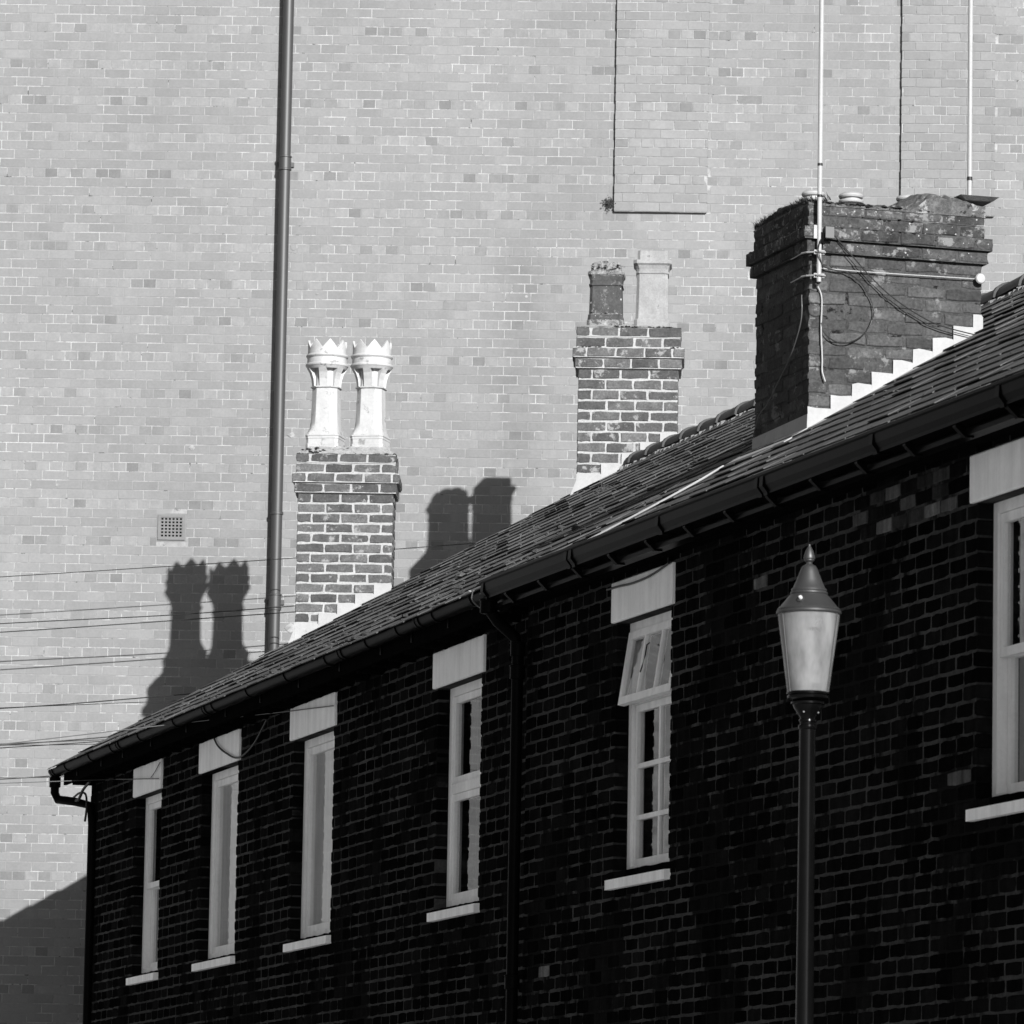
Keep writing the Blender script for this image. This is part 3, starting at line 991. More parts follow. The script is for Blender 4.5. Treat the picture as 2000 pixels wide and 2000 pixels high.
b.build('soffit_board', 'soffit', near)
for x in [.35 + .62 * i for i in range(19)]:
    b = MB(); b.prism([(-.295, GZ - .104), (-.295, GZ - .112), (-.246, 5.292), (-.205, 5.292), (-.205, 5.2995), (-.2455, 5.2995), (-.2455, 5.323), (-.25, GZ - .104)], 'x', x, x + .035)
    b.build('gutter_bracket', 'black_iron', gr)

# downpipe at the party line
dq = thing('drainpipe', 'thin black drainpipe with an elbow on the dark brick front between two houses', 'drainpipe', FR.w((-.07, -.08, 0)), FR.rz)
b = MB(); b.tube([(0.045, -.19, 5.38), (.045, -.19, 5.30), (.03, -.13, 5.23), (.005, -.02, 5.15), (0, 0, 5.09), (0, 0, 4.6), (0, 0, 0.2)], .034, 16)
b.build('pipe', 'black_iron', dq, smooth=True)
for z in (5.08, 4.95, 3.2, 1.4):
    b = MB(); b.lathe([(.035, z - .04), (.043, z - .036), (.043, z + .03), (.046, z + .034), (.046, z + .04), (.035, z + .044)], 16)
    b.build('collar', 'black_iron', dq, smooth=True)
b = MB(); b.lathe([(.035, 5.27), (.05, 5.275), (.05, 5.34), (.055, 5.345), (.055, 5.352)], 16, (.045, -.19))
b.build('hopper', 'black_iron', dq, smooth=True)
# far end downpipe with elbow
de = thing('drainpipe', 'short black drainpipe elbow at the far left end of the gutter', 'drainpipe', FL.w((.02, -.262, 0)), FL.rz)
b = MB(); b.tube([(0, 0, 5.40), (0, 0, 5.27), (.03, .02, 5.215), (.20, .12, 5.19), (.36, .22, 5.15), (.36, .235, 5.0), (.36, .235, .2)], .034, 14)
b.build('pipe', 'black_plastic', de, smooth=True)
b = MB(); b.lathe([(.036, 5.31), (.045, 5.315), (.045, 5.39), (.036, 5.395)], 14)
b.build('collar', 'black_plastic', de, smooth=True)

# ------------------------------------------------------------------ chimneys
def stack(parent, loc, rz, wfr, W_, D_, z0, ztop, CH, corb, mats, BLn, label, zref, sides=True, rough=.0042, jt=.0155, seed=5, mat_fn=None, zvis=None, name='chimney'):
    """corb: {course index from the top: how far it oversails}; local x across the face, y away from viewer"""
    b = MB()
    ins = .0045
    b.box(ins, W_ - ins, ins, D_ - ins, z0, ztop - .01)
    n = int(round((ztop - z0) / CH))
    for k in range(n):
        e = corb.get(k, 0)
        if e:
            z = ztop - (k + 1) * CH
            b.box(-e + ins, W_ + e - ins, -e + ins, D_ + e - ins, z + .0015, z + CH - .0015 - (.009 if k == 0 else 0))
    core = put(b.mesh(name, mats[1]), name, parent, loc, (0, 0, rz), label)
    br = Bricks(wfr, core, CH - jt, .09, rough, .0045, True)
    rg = random.Random(seed)
    for k in range(n):
        z = ztop - (k + 1) * CH
        e = corb.get(k, 0)
        w0, w1, d0, d1 = -e, W_ + e, -e, D_ + e
        m = mat_fn(k, rg) if mat_fn else mats[0]
        def row(a, c, first):
            x = a
            L = BLn / 2 if first else BLn
            out = []
            while x < c - .03:
                y = min(x + L * rg.uniform(.97, 1.03), c)
                if c - y < .045: y = c
                out.append((x, y)); x = y; L = BLn
            return out
        for (u, v) in row(w0, w1, k % 2 == 0):      # front and back
            br.add(u + jt / 2 * (u > w0), d0 + rg.uniform(-.002, .002), z + jt / 2, v - u - jt / 2 * ((u > w0) + (v < w1)), m)
        if sides:
            for (u, v) in row(d0 + .095, d1, k % 2):
                br.add(w0 + rg.uniform(-.002, .002), v - jt / 2 * (v < d1), z + jt / 2, v - u - jt * .75, m, face=-math.pi / 2, D=.09)
                br.add(w1 + rg.uniform(-.002, .002), u + jt / 2, z + jt / 2, v - u - jt * .75, m, face=math.pi / 2, D=.09)
    return core, br

def step_flashing(core, zr, W_, CH, ztop, xs, y, mat, lap=0.0, face='front'):
    """stepped lead: each piece rises from the roof line zr(x) to a course joint"""
    for (x0, x1, zt) in xs:
        b = MB()
        jz = rnd.uniform(-.004, .004)
        n = 3
        pts = [(x0 - .002, zr(x0) - .03), (x1 + lap, zr(x1) - .03), (x1 + lap + rnd.uniform(-.003, .003), zt - .008), (x1 + lap - .010, zt + rnd.uniform(-.006, .003)), ((x0 + x1) / 2 + rnd.uniform(-.03, .03), zt + jz * 1.6), (x0 - .002 + rnd.uniform(-.006, .004), zt + rnd.uniform(-.007, .004))]
        b.prism(pts, 'y', y - .007 - rnd.uniform(0, .003), y - .0035)
        b.build('flashing', mat, core)

rotL = math.atan2(WYL, WXL)
def inL(p):                                    # world -> far terrace local
    d = Vector(p) - FL.o
    return (d.dot(FL.ux), d.dot(FL.uy), p[2])
def inR(p):
    d = Vector(p) - FR.o
    return (d.dot(FR.ux), d.dot(FR.uy), p[2])
def roofz_front(frameG, x, y, FH, y0, z0=GZ):
    P = frameG.w((x, y, 0)); d = P - FH.o
    return z0 + TAN * (d.dot(FH.uy) - y0)

def chimney_far(x0, W_, D_, ztop, CH, label, seed, dy=0.0, sides_z=None):
    o = FG.w((x0, dy, 0))
    fr = Frame(o, FG.ux)
    zr = lambda x: roofz_front(fr, x, 0, FL, -.30) + .012
    zb = zr(0) - .25
    n = int((ztop - zb) / CH) + 1
    corb = {0: .018, 1: .016, 2: .045, 3: .026}
    core, br = stack(far, inL(o), rotL, fr, W_, D_, ztop - n * CH, ztop, CH, corb, ('chimney_brick', 'chimney_mortar'), .2235, label, None, seed=seed)
    # stepped flashing up the front face
    xs = []
    # course joints above the roof line
    k = 0
    x = 0.0
    joints = [ztop - i * CH for i in range(n)]
    slope = (zr(1) - zr(0))
    while x < W_ - .005:
        zt = min(j for j in joints if j > zr(x) + .10)
        x2 = x
        # the piece runs on until the roof comes within 5 cm of its top
        while x2 < W_ and zt - zr(x2) > .045: x2 += .005
        xs.append((x, min(x2, W_), zt))
        x = x2
    br.items = [it for it in br.items if not (it[5] == 0 and it[1] < .05 and it[2] + it[6] < zr(it[0] + it[3]) - .02)]
    br.flush(150, lambda px, py: py < roofline(px) + 20)
    step_flashing(core, zr, W_, CH, ztop, xs, -.0035, 'lead')
    return fr, core, zr

C1f, C1, zr1 = chimney_far(1.937, .752, .45, 7.945, .0792, 'far chimney with two white crown pots', 21)
C2f, C2, zr2 = chimney_far(4.127, .790, .45, 8.985, .0838, 'far chimney on the ridge with two square pots', 33)

def flaunch(core, W_, D_, z, h, mat, seed, ramp=.3, e=.012):
    rg = random.Random(seed)
    b = MB()
    nx, ny = 22, 10
    vs = []
    for j in range(ny + 1):
        for i in range(nx + 1):
            u, v = i / nx, j / ny
            edge = min(u, 1 - u, v, 1 - v)
            hh = h * min(1, min(min(u, 1 - u) * 1.6, v, 1 - v) / ramp) + rg.uniform(-.005, .005)
            vs.append((-e + (W_ + 2 * e) * u + rg.uniform(-.003, .003), -e + (D_ + 2 * e) * v, z - .006 + max(hh, 0)))
    fs = [(j * (nx + 1) + i, j * (nx + 1) + i + 1, (j + 1) * (nx + 1) + i + 1, (j + 1) * (nx + 1) + i) for j in range(ny) for i in range(nx)]
    b.add(vs, fs)
    b.box(-e + .006, W_ + e - .006, -e + .006, D_ + e - .006, z - .03, z - .006)
    b.build('flaunching', mat, core)

def lumps(name, mat, parent, spots, seed, kind='stuff'):
    """little irregular cushions: spots = (x, y, z, radius)"""
    rg = random.Random(seed)
    b = MB()
    for (x, y, z, r) in spots:
        n, m = 7, 4
        rings = []
        ph = rg.uniform(0, 6)
        for j in range(m + 1):
            t = j / m
            rr = r * math.cos(t * 1.45) 
            rings.append([(x + rr * math.cos(ph + 2 * math.pi * k / n) * (1 + rg.uniform(-.3, .3)), y + rr * math.sin(ph + 2 * math.pi * k / n) * (1 + rg.uniform(-.3, .3)), z - .003 + r * .6 * math.sin(t * 1.45) * (1 + rg.uniform(-.25, .25))) for k in range(n)])
        b.rings(rings, True, False)
    return b.build(name, mat, parent, kind=kind)

flaunch(C1, .752, .45, 7.945, .074, 'flaunching', 2, ramp=.19, e=.018)
flaunch(C2, .790, .45, 8.985, .050, 'flaunching', 3, e=.018)
rg = random.Random(12)
lumps('moss', 'moss_dark', C1, [(rg.gauss(.10, .05), (yq := rg.uniform(-.01, .05)), 7.953 + yq * .8, rg.uniform(.010, .022)) for _ in range(16)] +
      [(rg.uniform(.6, .76), rg.uniform(-.018, .01), 7.945, rg.uniform(.006, .014)) for _ in range(12)] + [(rg.uniform(0, .7), rg.uniform(-.018, .0), 7.944, rg.uniform(.004, .009)) for _ in range(14)], 5)
lumps('moss', 'moss_dark', C2, [(rg.uniform(.28, .74), rg.uniform(-.018, .005), 8.985 + rg.uniform(-.004, .006), rg.uniform(.007, .016)) for _ in range(34)] +
      [(rg.uniform(.0, .2), rg.uniform(-.045, -.03), 8.985 - 2 * .0838, rg.uniform(.006, .012)) for _ in range(12)] +
      [(rg.uniform(.72, .82), rg.uniform(-.045, -.02), 8.985 - 2 * .0838, rg.uniform(.008, .018)) for _ in range(8)], 6)

# pots: sections of 32 points blended between a chamfered square and a circle
def section(hw, ch, circ, z, n=32):
    out = []
    for k in range(n):
        a = 2 * math.pi * (k + .5) / n
        c, s_ = math.cos(a), math.sin(a)
        q = hw / max(abs(c), abs(s_))                 # square
        d = (2 * hw - ch) / (abs(c) + abs(s_))        # chamfer line
        r = min(q, d)
        r = r * (1 - circ) + hw * circ
        out.append((r * c, r * s_, z))
    return out

def crown_pot(parent, x, y, z, yaw, label):
    b = MB()
    prof = [(.133, .006, 0, -.03), (.134, .006, 0, .030), (.130, .006, 0, .034), (.130, .006, 0, .070), (.133, .006, 0, .074), (.133, .006, 0, .090), (.137, .006, 0, .094), (.137, .006, 0, .101), (.128, .02, 0, .108), (.122, .03, 0, .135), (.114, .04, 0, .170), (.109, .048, 0, .21), (.106, .050, 0, .30), (.103, .050, 0, .47),
            (.103, .050, .0, .478), (.115, .055, .0, .486), (.116, .055, .0, .494), (.098, .050, .0, .500), (.097, .05, .0, .53), (.098, .05, .0, .60), (.098, .05, .0, .634), (.150, 0, 1, .636), (.158, 0, 1, .646), (.163, 0, 1, .655), (.170, 0, 1, .662), (.171, 0, 1, .672), (.166, 0, 1, .680),
            (.157, 0, 1, .684), (.156, 0, 1, .725), (.163, 0, 1, .731), (.168, 0, 1, .740), (.167, 0, 1, .748), (.160, 0, 1, .755), (.154, 0, 1, .758), (.1535, 0, 1, .800)]
    b.rings([section(*p[:3], p[3]) for p in prof], close_top=False)
    n = 48
    # crown of eight points, outer and inner skin
    pts = 8
    def zt(k):
        t = (k % (n // pts)) / (n / pts)
        return .800 + .068 * (1 - abs(2 * t - 1))
    base = [(.1535 * math.cos(2 * math.pi * k / n), .1535 * math.sin(2 * math.pi * k / n)) for k in range(n)]
    inn = [(.138 * math.cos(2 * math.pi * k / n), .138 * math.sin(2 * math.pi * k / n)) for k in range(n)]
    vs = [(p[0], p[1], .7985) for p in base] + [(p[0] * 1.01, p[1] * 1.01, zt(k)) for k, p in enumerate(base)] + [(p[0] * 1.01, p[1] * 1.01, zt(k)) for k, p in enumerate(inn)] + [(p[0], p[1], .67) for p in inn]
    fs = []
    for r_ in range(3):
        fs += [(r_ * n + k, r_ * n + (k + 1) % n, (r_ + 1) * n + (k + 1) % n, (r_ + 1) * n + k) for k in range(n)]
    b.add(vs, fs)
    # bracket ribs carrying the head
    for i in range(6):
        a = 2 * math.pi * i / 6 + math.pi / 2
        ca, sa = math.cos(a), math.sin(a)
        hw = .030
        def Q(rad, t, zz): return (rad * ca - t * sa, rad * sa + t * ca, zz)
        for (ra, rb, za, zb_) in ((.110, .117, .496, .555), (.117, .133, .555, .605), (.133, .154, .605, .638)):
            b.hexa([Q(.06, -hw, za), Q(ra, -hw, za), Q(ra, hw, za), Q(.06, hw, za), Q(.06, -hw, zb_), Q(rb, -hw, zb_), Q(rb, hw, zb_), Q(.06, hw, zb_)])
    return put(b.mesh('chimney_pot', 'clay_pale', True), 'chimney_pot', parent, (x, y, z), (0, 0, yaw), label)
crown_pot(C1, 2.132 - 1.937, .220, 8.006, R(-11), 'left white pot with a crown of points')
crown_pot(C1, 2.487 - 1.937, .220, 8.006, R(-13), 'right white pot with a crown of points')

def square_pot(parent, x, y, z, yaw, prof, mat, label, ragged=0.0, crust=()):
    b = MB()
    secs = [section(hw, .008, 0, zz) for hw, zz in prof]
    if ragged:
        rg = random.Random(4)
        secs[-1] = [(p[0], p[1], p[2] + rg.uniform(-ragged, ragged)) for p in secs[-1]]
    inner = [[(p[0] * .84, p[1] * .84, p[2] - .001) for p in secs[-1]], [(p[0] * .84, p[1] * .84, p[2] - .25) for p in secs[-1]]]
    b.rings(secs + inner, close_top=True)
    me = b.mesh('chimney_pot', mat)
    me.materials.append(M['lichen'])
    for p in me.polygons:
        if p.index // 32 in crust: p.material_index = 1
    return put(me, 'chimney_pot', parent, (x, y, z), (0, 0, yaw), label)
PA = [(.146, -.03), (.146, .028), (.141, .034), (.136, .078), (.130, .084), (.127, .20), (.124, .305), (.133, .312), (.133, .322), (.126, .328), (.126, .345), (.131, .385), (.143, .400), (.143, .424), (.120, .430), (.112, .500)]
p1 = square_pot(C2, 4.338 - 4.127, .21, 9.020, R(-3), PA, 'clay_dark', 'left dark weathered square pot', .014, (0, 1, 3, 11, 12, 13, 14, 15, 16))
PB = [(.141, -.03), (.141, .040), (.130, .052), (.128, .10), (.124, .30), (.122, .410), (.129, .415), (.130, .428), (.124, .433), (.126, .450), (.136, .478), (.151, .493), (.151, .520), (.119, .524), (.118, .600)]
p2 = square_pot(C2, 4.702 - 4.127, .21, 9.018, R(-1), PB, 'clay_buff', 'right pale buff square pot')
rg = random.Random(8)
lumps('lichen', 'lichen', p1, [(rg.uniform(-.13, .13), -.128 + rg.uniform(-.012, .006), rg.choice((.02, .04, .082, .42, .43, .45, .46)) + rg.uniform(-.01, .02), rg.uniform(.006, .014)) for _ in range(70)], 3)

# lead saddle behind / low lead at left foot of each far chimney
for core, zr, W_ in ((C1, zr1, .752), (C2, zr2, .79)):
    b = MB()
    b.prism([(-.055, zr(-.055) - .01), (0, zr(0) - .02), (0, zr(0) + .10), (-.02, zr(0) + .05)], 'y', -.03, .1)
    b.build('lead_apron', 'lead', core)

# near chimney: local x runs inwards from the street, y away from the viewer
W3, D3, CH3 = 1.012, .88, .0712
o3 = FR.w((1.621, 1.037, 0))
F3 = Frame(o3, FR.uy)
F3.uy = -FR.ux
ztop3 = 7.44
zr3 = lambda x: hslope(1.037 + x, Y0R) + ND + .012
n3 = int((ztop3 - 6.0) / CH3) + 1
C3, br = stack(near, (1.621, 1.037, 0), math.pi / 2, F3, W3, D3, ztop3 - n3 * CH3, ztop3, CH3, {0: .012, 1: .014, 2: .050, 3: .028},
               ('old_brick', 'old_mortar'), .2235, 'broad dark chimney with a dark street side and low white caps', None, seed=77, rough=.006, jt=.014,
               mat_fn=lambda k, rg: 'old_brick_top' if k < 4 else 'old_brick')
br.items = [it for it in br.items if not (it[5] == 0 and it[1] < .05 and it[2] + it[6] < zr3(it[0] + it[3]) - .02)]
br.flush(300, lambda px, py: px > 1410)
joints = [ztop3 - i * CH3 for i in range(n3)]
xs, x = [], 0.0
while x < W3 - .005:
    zt_ = min(j for j in joints if j > zr3(x) + .105)
    x2 = x
    while x2 < W3 and zt_ - zr3(x2) > .050: x2 += .005
    xs.append((x, min(x2, W3), zt_)); x = x2
step_flashing(C3, zr3, W3, CH3, ztop3, xs, -.004, 'lead', lap=.006)
# apron flashing round the dark side and the lead tray at the foot
b = MB()
zf = zr3(0)
b.hexa([(-.016, -.02, zf - .06), (-.005, -.02, zf - .06), (-.005, D3, zf - .06), (-.016, D3, zf - .06), (-.011, -.02, zf + .085), (-.004, -.02, zf + .085), (-.004, D3, zf + .07), (-.011, D3, zf + .07)])
b.hexa([(-.15, -.03, zf - .15 * TANR - .004), (-.012, -.03, zf - .012), (-.012, D3 + .05, zf - .012), (-.15, D3 + .05, zf - .15 * TANR - .004),
        (-.15, -.03, zf - .15 * TANR + .012), (-.012, -.03, zf + .008), (-.012, D3 + .05, zf + .008), (-.15, D3 + .05, zf - .15 * TANR + .012)])
b.build('lead_apron', 'lead', C3)
# tilting fillet of lead along the roof under the steps
b = MB()
for i in range(9):
    x0, x1 = i * W3 / 9, (i + 1) * W3 / 9
    e = rnd.uniform(0, .012)
    b.hexa([(x0, -.085 - e, zr3(x0) - .016), (x1, -.085 - e, zr3(x1) - .016), (x1, -.004, zr3(x1) - .004), (x0, -.004, zr3(x0) - .004),
            (x0, -.085 - e, zr3(x0) + .004), (x1, -.085 - e, zr3(x1) + .004), (x1, -.004, zr3(x1) + .012), (x0, -.004, zr3(x0) + .012)])
b.build('lead_soaker', 'lead', C3)
for core, zr, W_ in ((C1, zr1, .752), (C2, zr2, .79)):
    b = MB()
    for i in range(6):
        x0, x1 = i * W_ / 6, (i + 1) * W_ / 6
        e = rnd.uniform(0, .012)
        b.hexa([(x0, -.07 - e, zr(x0) - .016), (x1, -.07 - e, zr(x1) - .016), (x1, -.004, zr(x1) - .004), (x0, -.004, zr(x0) - .004),
                (x0, -.07 - e, zr(x0) + .003), (x1, -.07 - e, zr(x1) + .003), (x1, -.004, zr(x1) + .012), (x0, -.004, zr(x0) + .012)])
    b.build('lead_soaker', 'lead', core)

# crumbling mortar cap of the near chimney
rg = random.Random(15)
b = MB()
nx, ny = 44, 24
vs = []
for j in range(ny + 1):
    for i in range(nx + 1):
        u, v = i / nx, j / ny
        xx, yy = -.014 + (W3 + .028) * u, -.014 + (D3 + .028) * v
        edge = min(u * 1.2, v, 1 - v, 1)
        hh = .035 * min(1, edge / .22)
        hh += .04 * math.exp(-((xx - .78) / .17) ** 4) * math.exp(-((yy - .12) / .22) ** 2)
        hh += .05 * (1 if .60 < xx else 0) * min(1, (xx - .6) / .1 if xx > .6 else 0)
        hh += .055 * math.exp(-((yy - .46) / .27) ** 2)
        vs.append((xx, yy, ztop3 - .012 + max(0, hh + rg.uniform(-.008, .008))))
fs = [(j * (nx + 1) + i, j * (nx + 1) + i + 1, (j + 1) * (nx + 1) + i + 1, (j + 1) * (nx + 1) + i) for j in range(ny) for i in range(nx)]
# skirt
ringi = [i for i in range(nx + 1)] + [(j) * (nx + 1) + nx for j in range(1, ny + 1)] + [ny * (nx + 1) + i for i in range(nx - 1, -1, -1)] + [j * (nx + 1) for j in range(ny - 1, 0, -1)]
k0 = len(vs)
for i in ringi: vs.append((vs[i][0], vs[i][1], ztop3 - .02))
fs += [(ringi[(a + 1) % len(ringi)], ringi[a], k0 + a, k0 + (a + 1) % len(ringi)) for a in range(len(ringi))]
b.add(vs, fs)
M['cap'] = surface('crumbling_cap', 0.07, mott=.5, mscale=14, fine=.35, fscale=60, bump=1.0, bdist=.01, light=(.22, .56, 11), dark=(.012, .60, 17))
b.build('flaunching', 'cap', C3)
# slab with dark underside at the right of the cap, in which the second pole stands
b = MB(); b.hexa([(.93, .04, ztop3 + .085), (1.09, .04, ztop3 + .085), (1.10, .5, ztop3 + .085), (.90, .5, ztop3 + .085), (.885, .0, ztop3 + .105), (1.115, .0, ztop3 + .105), (1.115, .5, ztop3 + .115), (.885, .5, ztop3 + .115)])
b.build('cap_slab', 'flaunching', C3)
# low round caps on the flues
for (cx, zz, rr, yy) in ((.18, 7.530, .064, .45), (.405, 7.535, .068, .45), (.745, 7.545, .066, .45), (.57, 7.50, .06, .7)):
    b = MB()
    b.lathe([(rr * .72, zz - .10), (rr * .72, zz), (rr, zz + .004), (rr * 1.04, zz + .012), (rr, zz + .02), (rr * .8, zz + .022), (rr * .8, zz + .030), (rr * .98, zz + .033), (rr * 1.03, zz + .042), (rr * .96, zz + .052), (rr * .7, zz + .062), (rr * .3, zz + .067)], 24, (cx, yy))
    b.build('chimney_pot', 'cable_white', C3, smooth=True, label='low white round flue cap')
# grass and moss on the top edges
b = MB()
rg = random.Random(31)
def blade(x, y, z, h, w_, lean, az_):
    dx, dy = math.cos(az_) * lean, math.sin(az_) * lean
    px_, py_ = -math.sin(az_) * w_, math.cos(az_) * w_
    b.add([(x - px_, y - py_, z), (x + px_, y + py_, z), (x + dx * .5 + px_ * .7, y + dy * .5 + py_ * .7, z + h * .7), (x + dx * .5 - px_ * .7, y + dy * .5 - py_ * .7, z + h * .7), (x + dx, y + dy, z + h)], [(0, 1, 2, 3), (3, 2, 4)])
for _ in range(1500):
    y = rg.uniform(0.0, D3); x = -.012 + rg.random() ** 2 * .14
    blade(x, y, ztop3 - .012 + .03 * min(1, x / .15 + .2), rg.uniform(.01, .05), .0026, rg.uniform(.01, .045), rg.uniform(2, 4.4))
for _ in range(900):
    x = rg.uniform(.0, .72); y = -.012 + rg.random() ** 2 * .10
    blade(x, y, ztop3 - .015 + .03 * min(1, y / .15), rg.uniform(.005, .018), .0025, rg.uniform(.003, .015), rg.uniform(0, 6.3))
b.build('moss_and_grass', 'moss', C3, kind='stuff')
lumps('moss', 'moss_dark', C3, [(rg.uniform(.02, .74), rg.uniform(-.014, .02), ztop3 - .006 + rg.uniform(-.005, .01), rg.uniform(.008, .02)) for _ in range(70)] +
      [(rg.uniform(.3, .6), -.012, ztop3 - CH3 + rg.uniform(-.006, .006), rg.uniform(.006, .012)) for _ in range(9)] +
      [(rg.uniform(.1, .6), rg.uniform(-.05, -.03), ztop3 - 2 * CH3, rg.uniform(.005, .012)) for _ in range(26)] +
      [(rg.uniform(-.05, -.02), rg.uniform(0, D3), ztop3 - 2 * CH3, rg.uniform(.005, .014)) for _ in range(30)], 9)

# ------------------------------------------------------------------ aerial poles, boxes and cables
def w3(x, y, z): return F3.w((x, y, z))
pole = thing('aerial_pole', 'tall white aerial pole clamped to the left corner of the near chimney', 'aerial pole', w3(.033, -.06, 0), F3.rz)
b = MB(); b.tube([(0, 0, 6.985), (0, 0, 8), (0, 0, 9.2)], .0132, 14)
b.build('pole', 'cable_white', pole, smooth=True)
for z in (7.455, 7.63):
    b = MB(); b.lathe([(.0134, z), (.0145, z + .001), (.0145, z + .014), (.0134, z + .015)], 14)
    b.build('band', 'cable', pole, smooth=True)
for z in (7.15, 7.02):
    b = MB()
    b.tube([(-.075, .075, z), (-.06, .03, z), (.0, -.02, z), (.03, -.01, z), (.035, .05, z)], .006, 8)
    b.box(-.03, .03, -.004, .012, z - .012, z + .012)
    b.tube([(-.055, .30, z + .006), (-.065, .1, z + .004), (-.02, -.02, z)], .0035, 6)
    b.build('clamp', 'galv', pole)
b = MB(); b.box(-.032, -.012, .0, .02, 7.225, 7.30); b.build('corner_plate', 'galv', pole)
pole2 = thing('aerial_pole', 'short white pole standing on the slab at the right of the near chimney', 'aerial pole', w3(1.075, .35, 0), F3.rz)
b = MB(); b.tube([(0, 0, ztop3 + .11), (0, 0, 8.2), (0, 0, 9.0)], .013, 14); b.build('pole', 'cable_white', pole2, smooth=True)
b = MB(); b.lathe([(.0132, 7.70), (.0155, 7.701), (.0155, 7.72), (.0132, 7.721)], 14); b.build('band', 'cable', pole2, smooth=True)

jb = thing('junction_box', 'small dark box behind the aerial pole on the near chimney', 'junction box', w3(.087, -.052, 7.26), F3.rz)
b = MB(); b.box(-.026, .024, -.03, .0, -.032, .032); b.box(-.026, .024, -.0325, -.0301, -.03, .03); b.build('box', 'hood', jb)
b = MB(); b.box(-.055, -.030, -.02, .04, -.05, .0); b.box(-.06, -.02, -.03, .02, -.062, -.052); b.build('bracket', 'black_iron', jb)

def smooth_path(pts, k=6):
    pts = [Vector(p) for p in pts]
    out = []
    for i in range(len(pts) - 1):
        p0 = pts[max(i - 1, 0)]; p1 = pts[i]; p2 = pts[i + 1]; p3 = pts[min(i + 2, len(pts) - 1)]
        for j in range(k):
            t = j / k
            out.append(.5 * ((2 * p1) + (-p0 + p2) * t + (2 * p0 - 5 * p1 + 4 * p2 - p3) * t * t + (-p0 + 3 * p1 - 3 * p2 + p3) * t ** 3))
    out.append(pts[-1])
    return out
def cable(pts, r, mat, label, group=None, n=6, sm=6):
    b = MB(); b.tube(smooth_path(pts, sm) if sm else pts, r, n)
    return tag(b.build('cable', mat, smooth=True), label, 'cable', group)
diag = [(.113, 7.264), (.216, 7.157), (.337, 7.037), (.458, 6.937), (.609, 6.848), (.76, 6.789), (1.033, 6.741)]
cable([w3(x, -.05, z) for x, z in diag], .0032, 'cable', 'thick black cable sagging from the junction box across the near chimney')
cable([w3(x, -.035, z + .012 - .010 * (x - .1)) for x, z in [(.11, 7.25)] + diag[1:]], .0022, 'cable', 'thinner dark cable just above the sagging one on the near chimney')
cable([w3(x, -.022, z) for x, z in [(.056, 7.135), (.075, 7.08), (.15, 7.062), (.21, 7.055), (.3, 6.995), (.367, 6.872), (.347, 6.771), (.282, 6.695), (.184, 6.66), (.094, 6.697), (.063, 6.766)]], .0035, 'cable', 'dark cable hanging in a round loop on the near chimney')
cable([w3(x, -.018, z) for x, z in [(.03, 6.985), (.065, 6.91), (.064, 6.739), (.072, 6.569), (.073, 6.499), (.091, 6.443)]], .0045, 'cable_white', 'white cable hanging straight down below the aerial pole')
cable([w3(x, -.02, z) for x, z in [(.04, 7.069), (.408, 7.067), (.99, 7.072)]], .0032, 'cable_white', 'pale wire stretched level across the near chimney')
cable([F3.w((-.02, .02 - s_, z)) for s_, z in [(-.048, 6.93), (-.053, 6.788), (-.205, 6.626), (-.434, 6.488), (-.599, 6.397), (-.725, 6.357), (-.83, 6.24)]], .0032, 'cable_grey', 'grey cable slanting down the dark street side of the near chimney')
cable([w3(.035, -.08, 7.22), w3(.02, -.085, 7.16), w3(.035, -.08, 7.1), w3(.06, -.05, 7.06)], .003, 'cable', 'short black cable curling round the foot of the aerial pole')
disc = MB(); disc.lathe([(.002, -.006), (.028, -.006), (.030, 0), (.024, .008), (.002, .010)], 20)
dm = disc.mesh('wire_fixing', 'cable_white', True)
d_ = put(dm, 'wire_fixing', None, w3(.992, -.035, 7.073), (math.pi / 2, 0, F3.rz))
tag(d_, 'round white fixing at the right end of the level wire on the near chimney', 'fixing')

# thin overhead wires in front of the big wall
def wx(pts, off): return [FW.w((x, -off, z)) for x, z in pts]
G_ = 'overhead wires crossing the pale wall'
cable(wx([(-1.6, 7.19), (-.369, 7.282), (1.754, 7.452), (2.628, 7.542), (4.2, 7.68)], .58), .0034, 'cable', 'topmost thin wire crossing the pale wall behind the crown-pot chimney', G_)
cable(wx([(-1.6, 6.80), (-.357, 6.887), (.889, 6.97), (2.6, 7.13)], .58), .0042, 'cable', 'upper of two close wires passing the lower chimney-pot shadow', G_)
cable(wx([(-1.6, 6.73), (-.355, 6.818), (1.956, 7.016), (2.6, 7.07)], .58), .0042, 'cable', 'lower of two close wires passing the lower chimney-pot shadow', G_)
cable(wx([(-1.6, 6.09), (-.337, 6.18), (.927, 6.302), (1.8, 6.38)], .58), .0046, 'cable', 'thick wire at the foot of the crown-pot shadow', G_)
cable(wx([(-1.6, 6.11), (-.337, 6.18), (1.035, 6.256), (1.8, 6.30)], .56), .003, 'cable', 'thin wire splitting off below the thick one at the foot of the crown-pot shadow', G_)
cable(wx([(-1.6, 5.76), (-.336, 5.858), (.248, 5.906), (1.2, 5.98)], .5), .004, 'cable', 'wire reaching the gutter near the left end, upper of a pair', G_)
cable(wx([(-1.6, 5.84), (-.336, 5.862), (.248, 5.880), (1.2, 5.90)], .5), .003, 'cable', 'wire reaching the gutter near the left end, lower of a pair', G_)
cable([(-4.9, 39.6, 5.15), (-3.837, 40.0, 5.217), (-2.346, 40.0, 5.419)] + [FL.w((x, -.03, z)) for x, z in [(7.006, 5.297), (7.573, 5.263), (8.2, 5.224)]], .0034, 'cable_grey', 'thin wire passing in front of the gutter to a pale lintel', G_, sm=0)
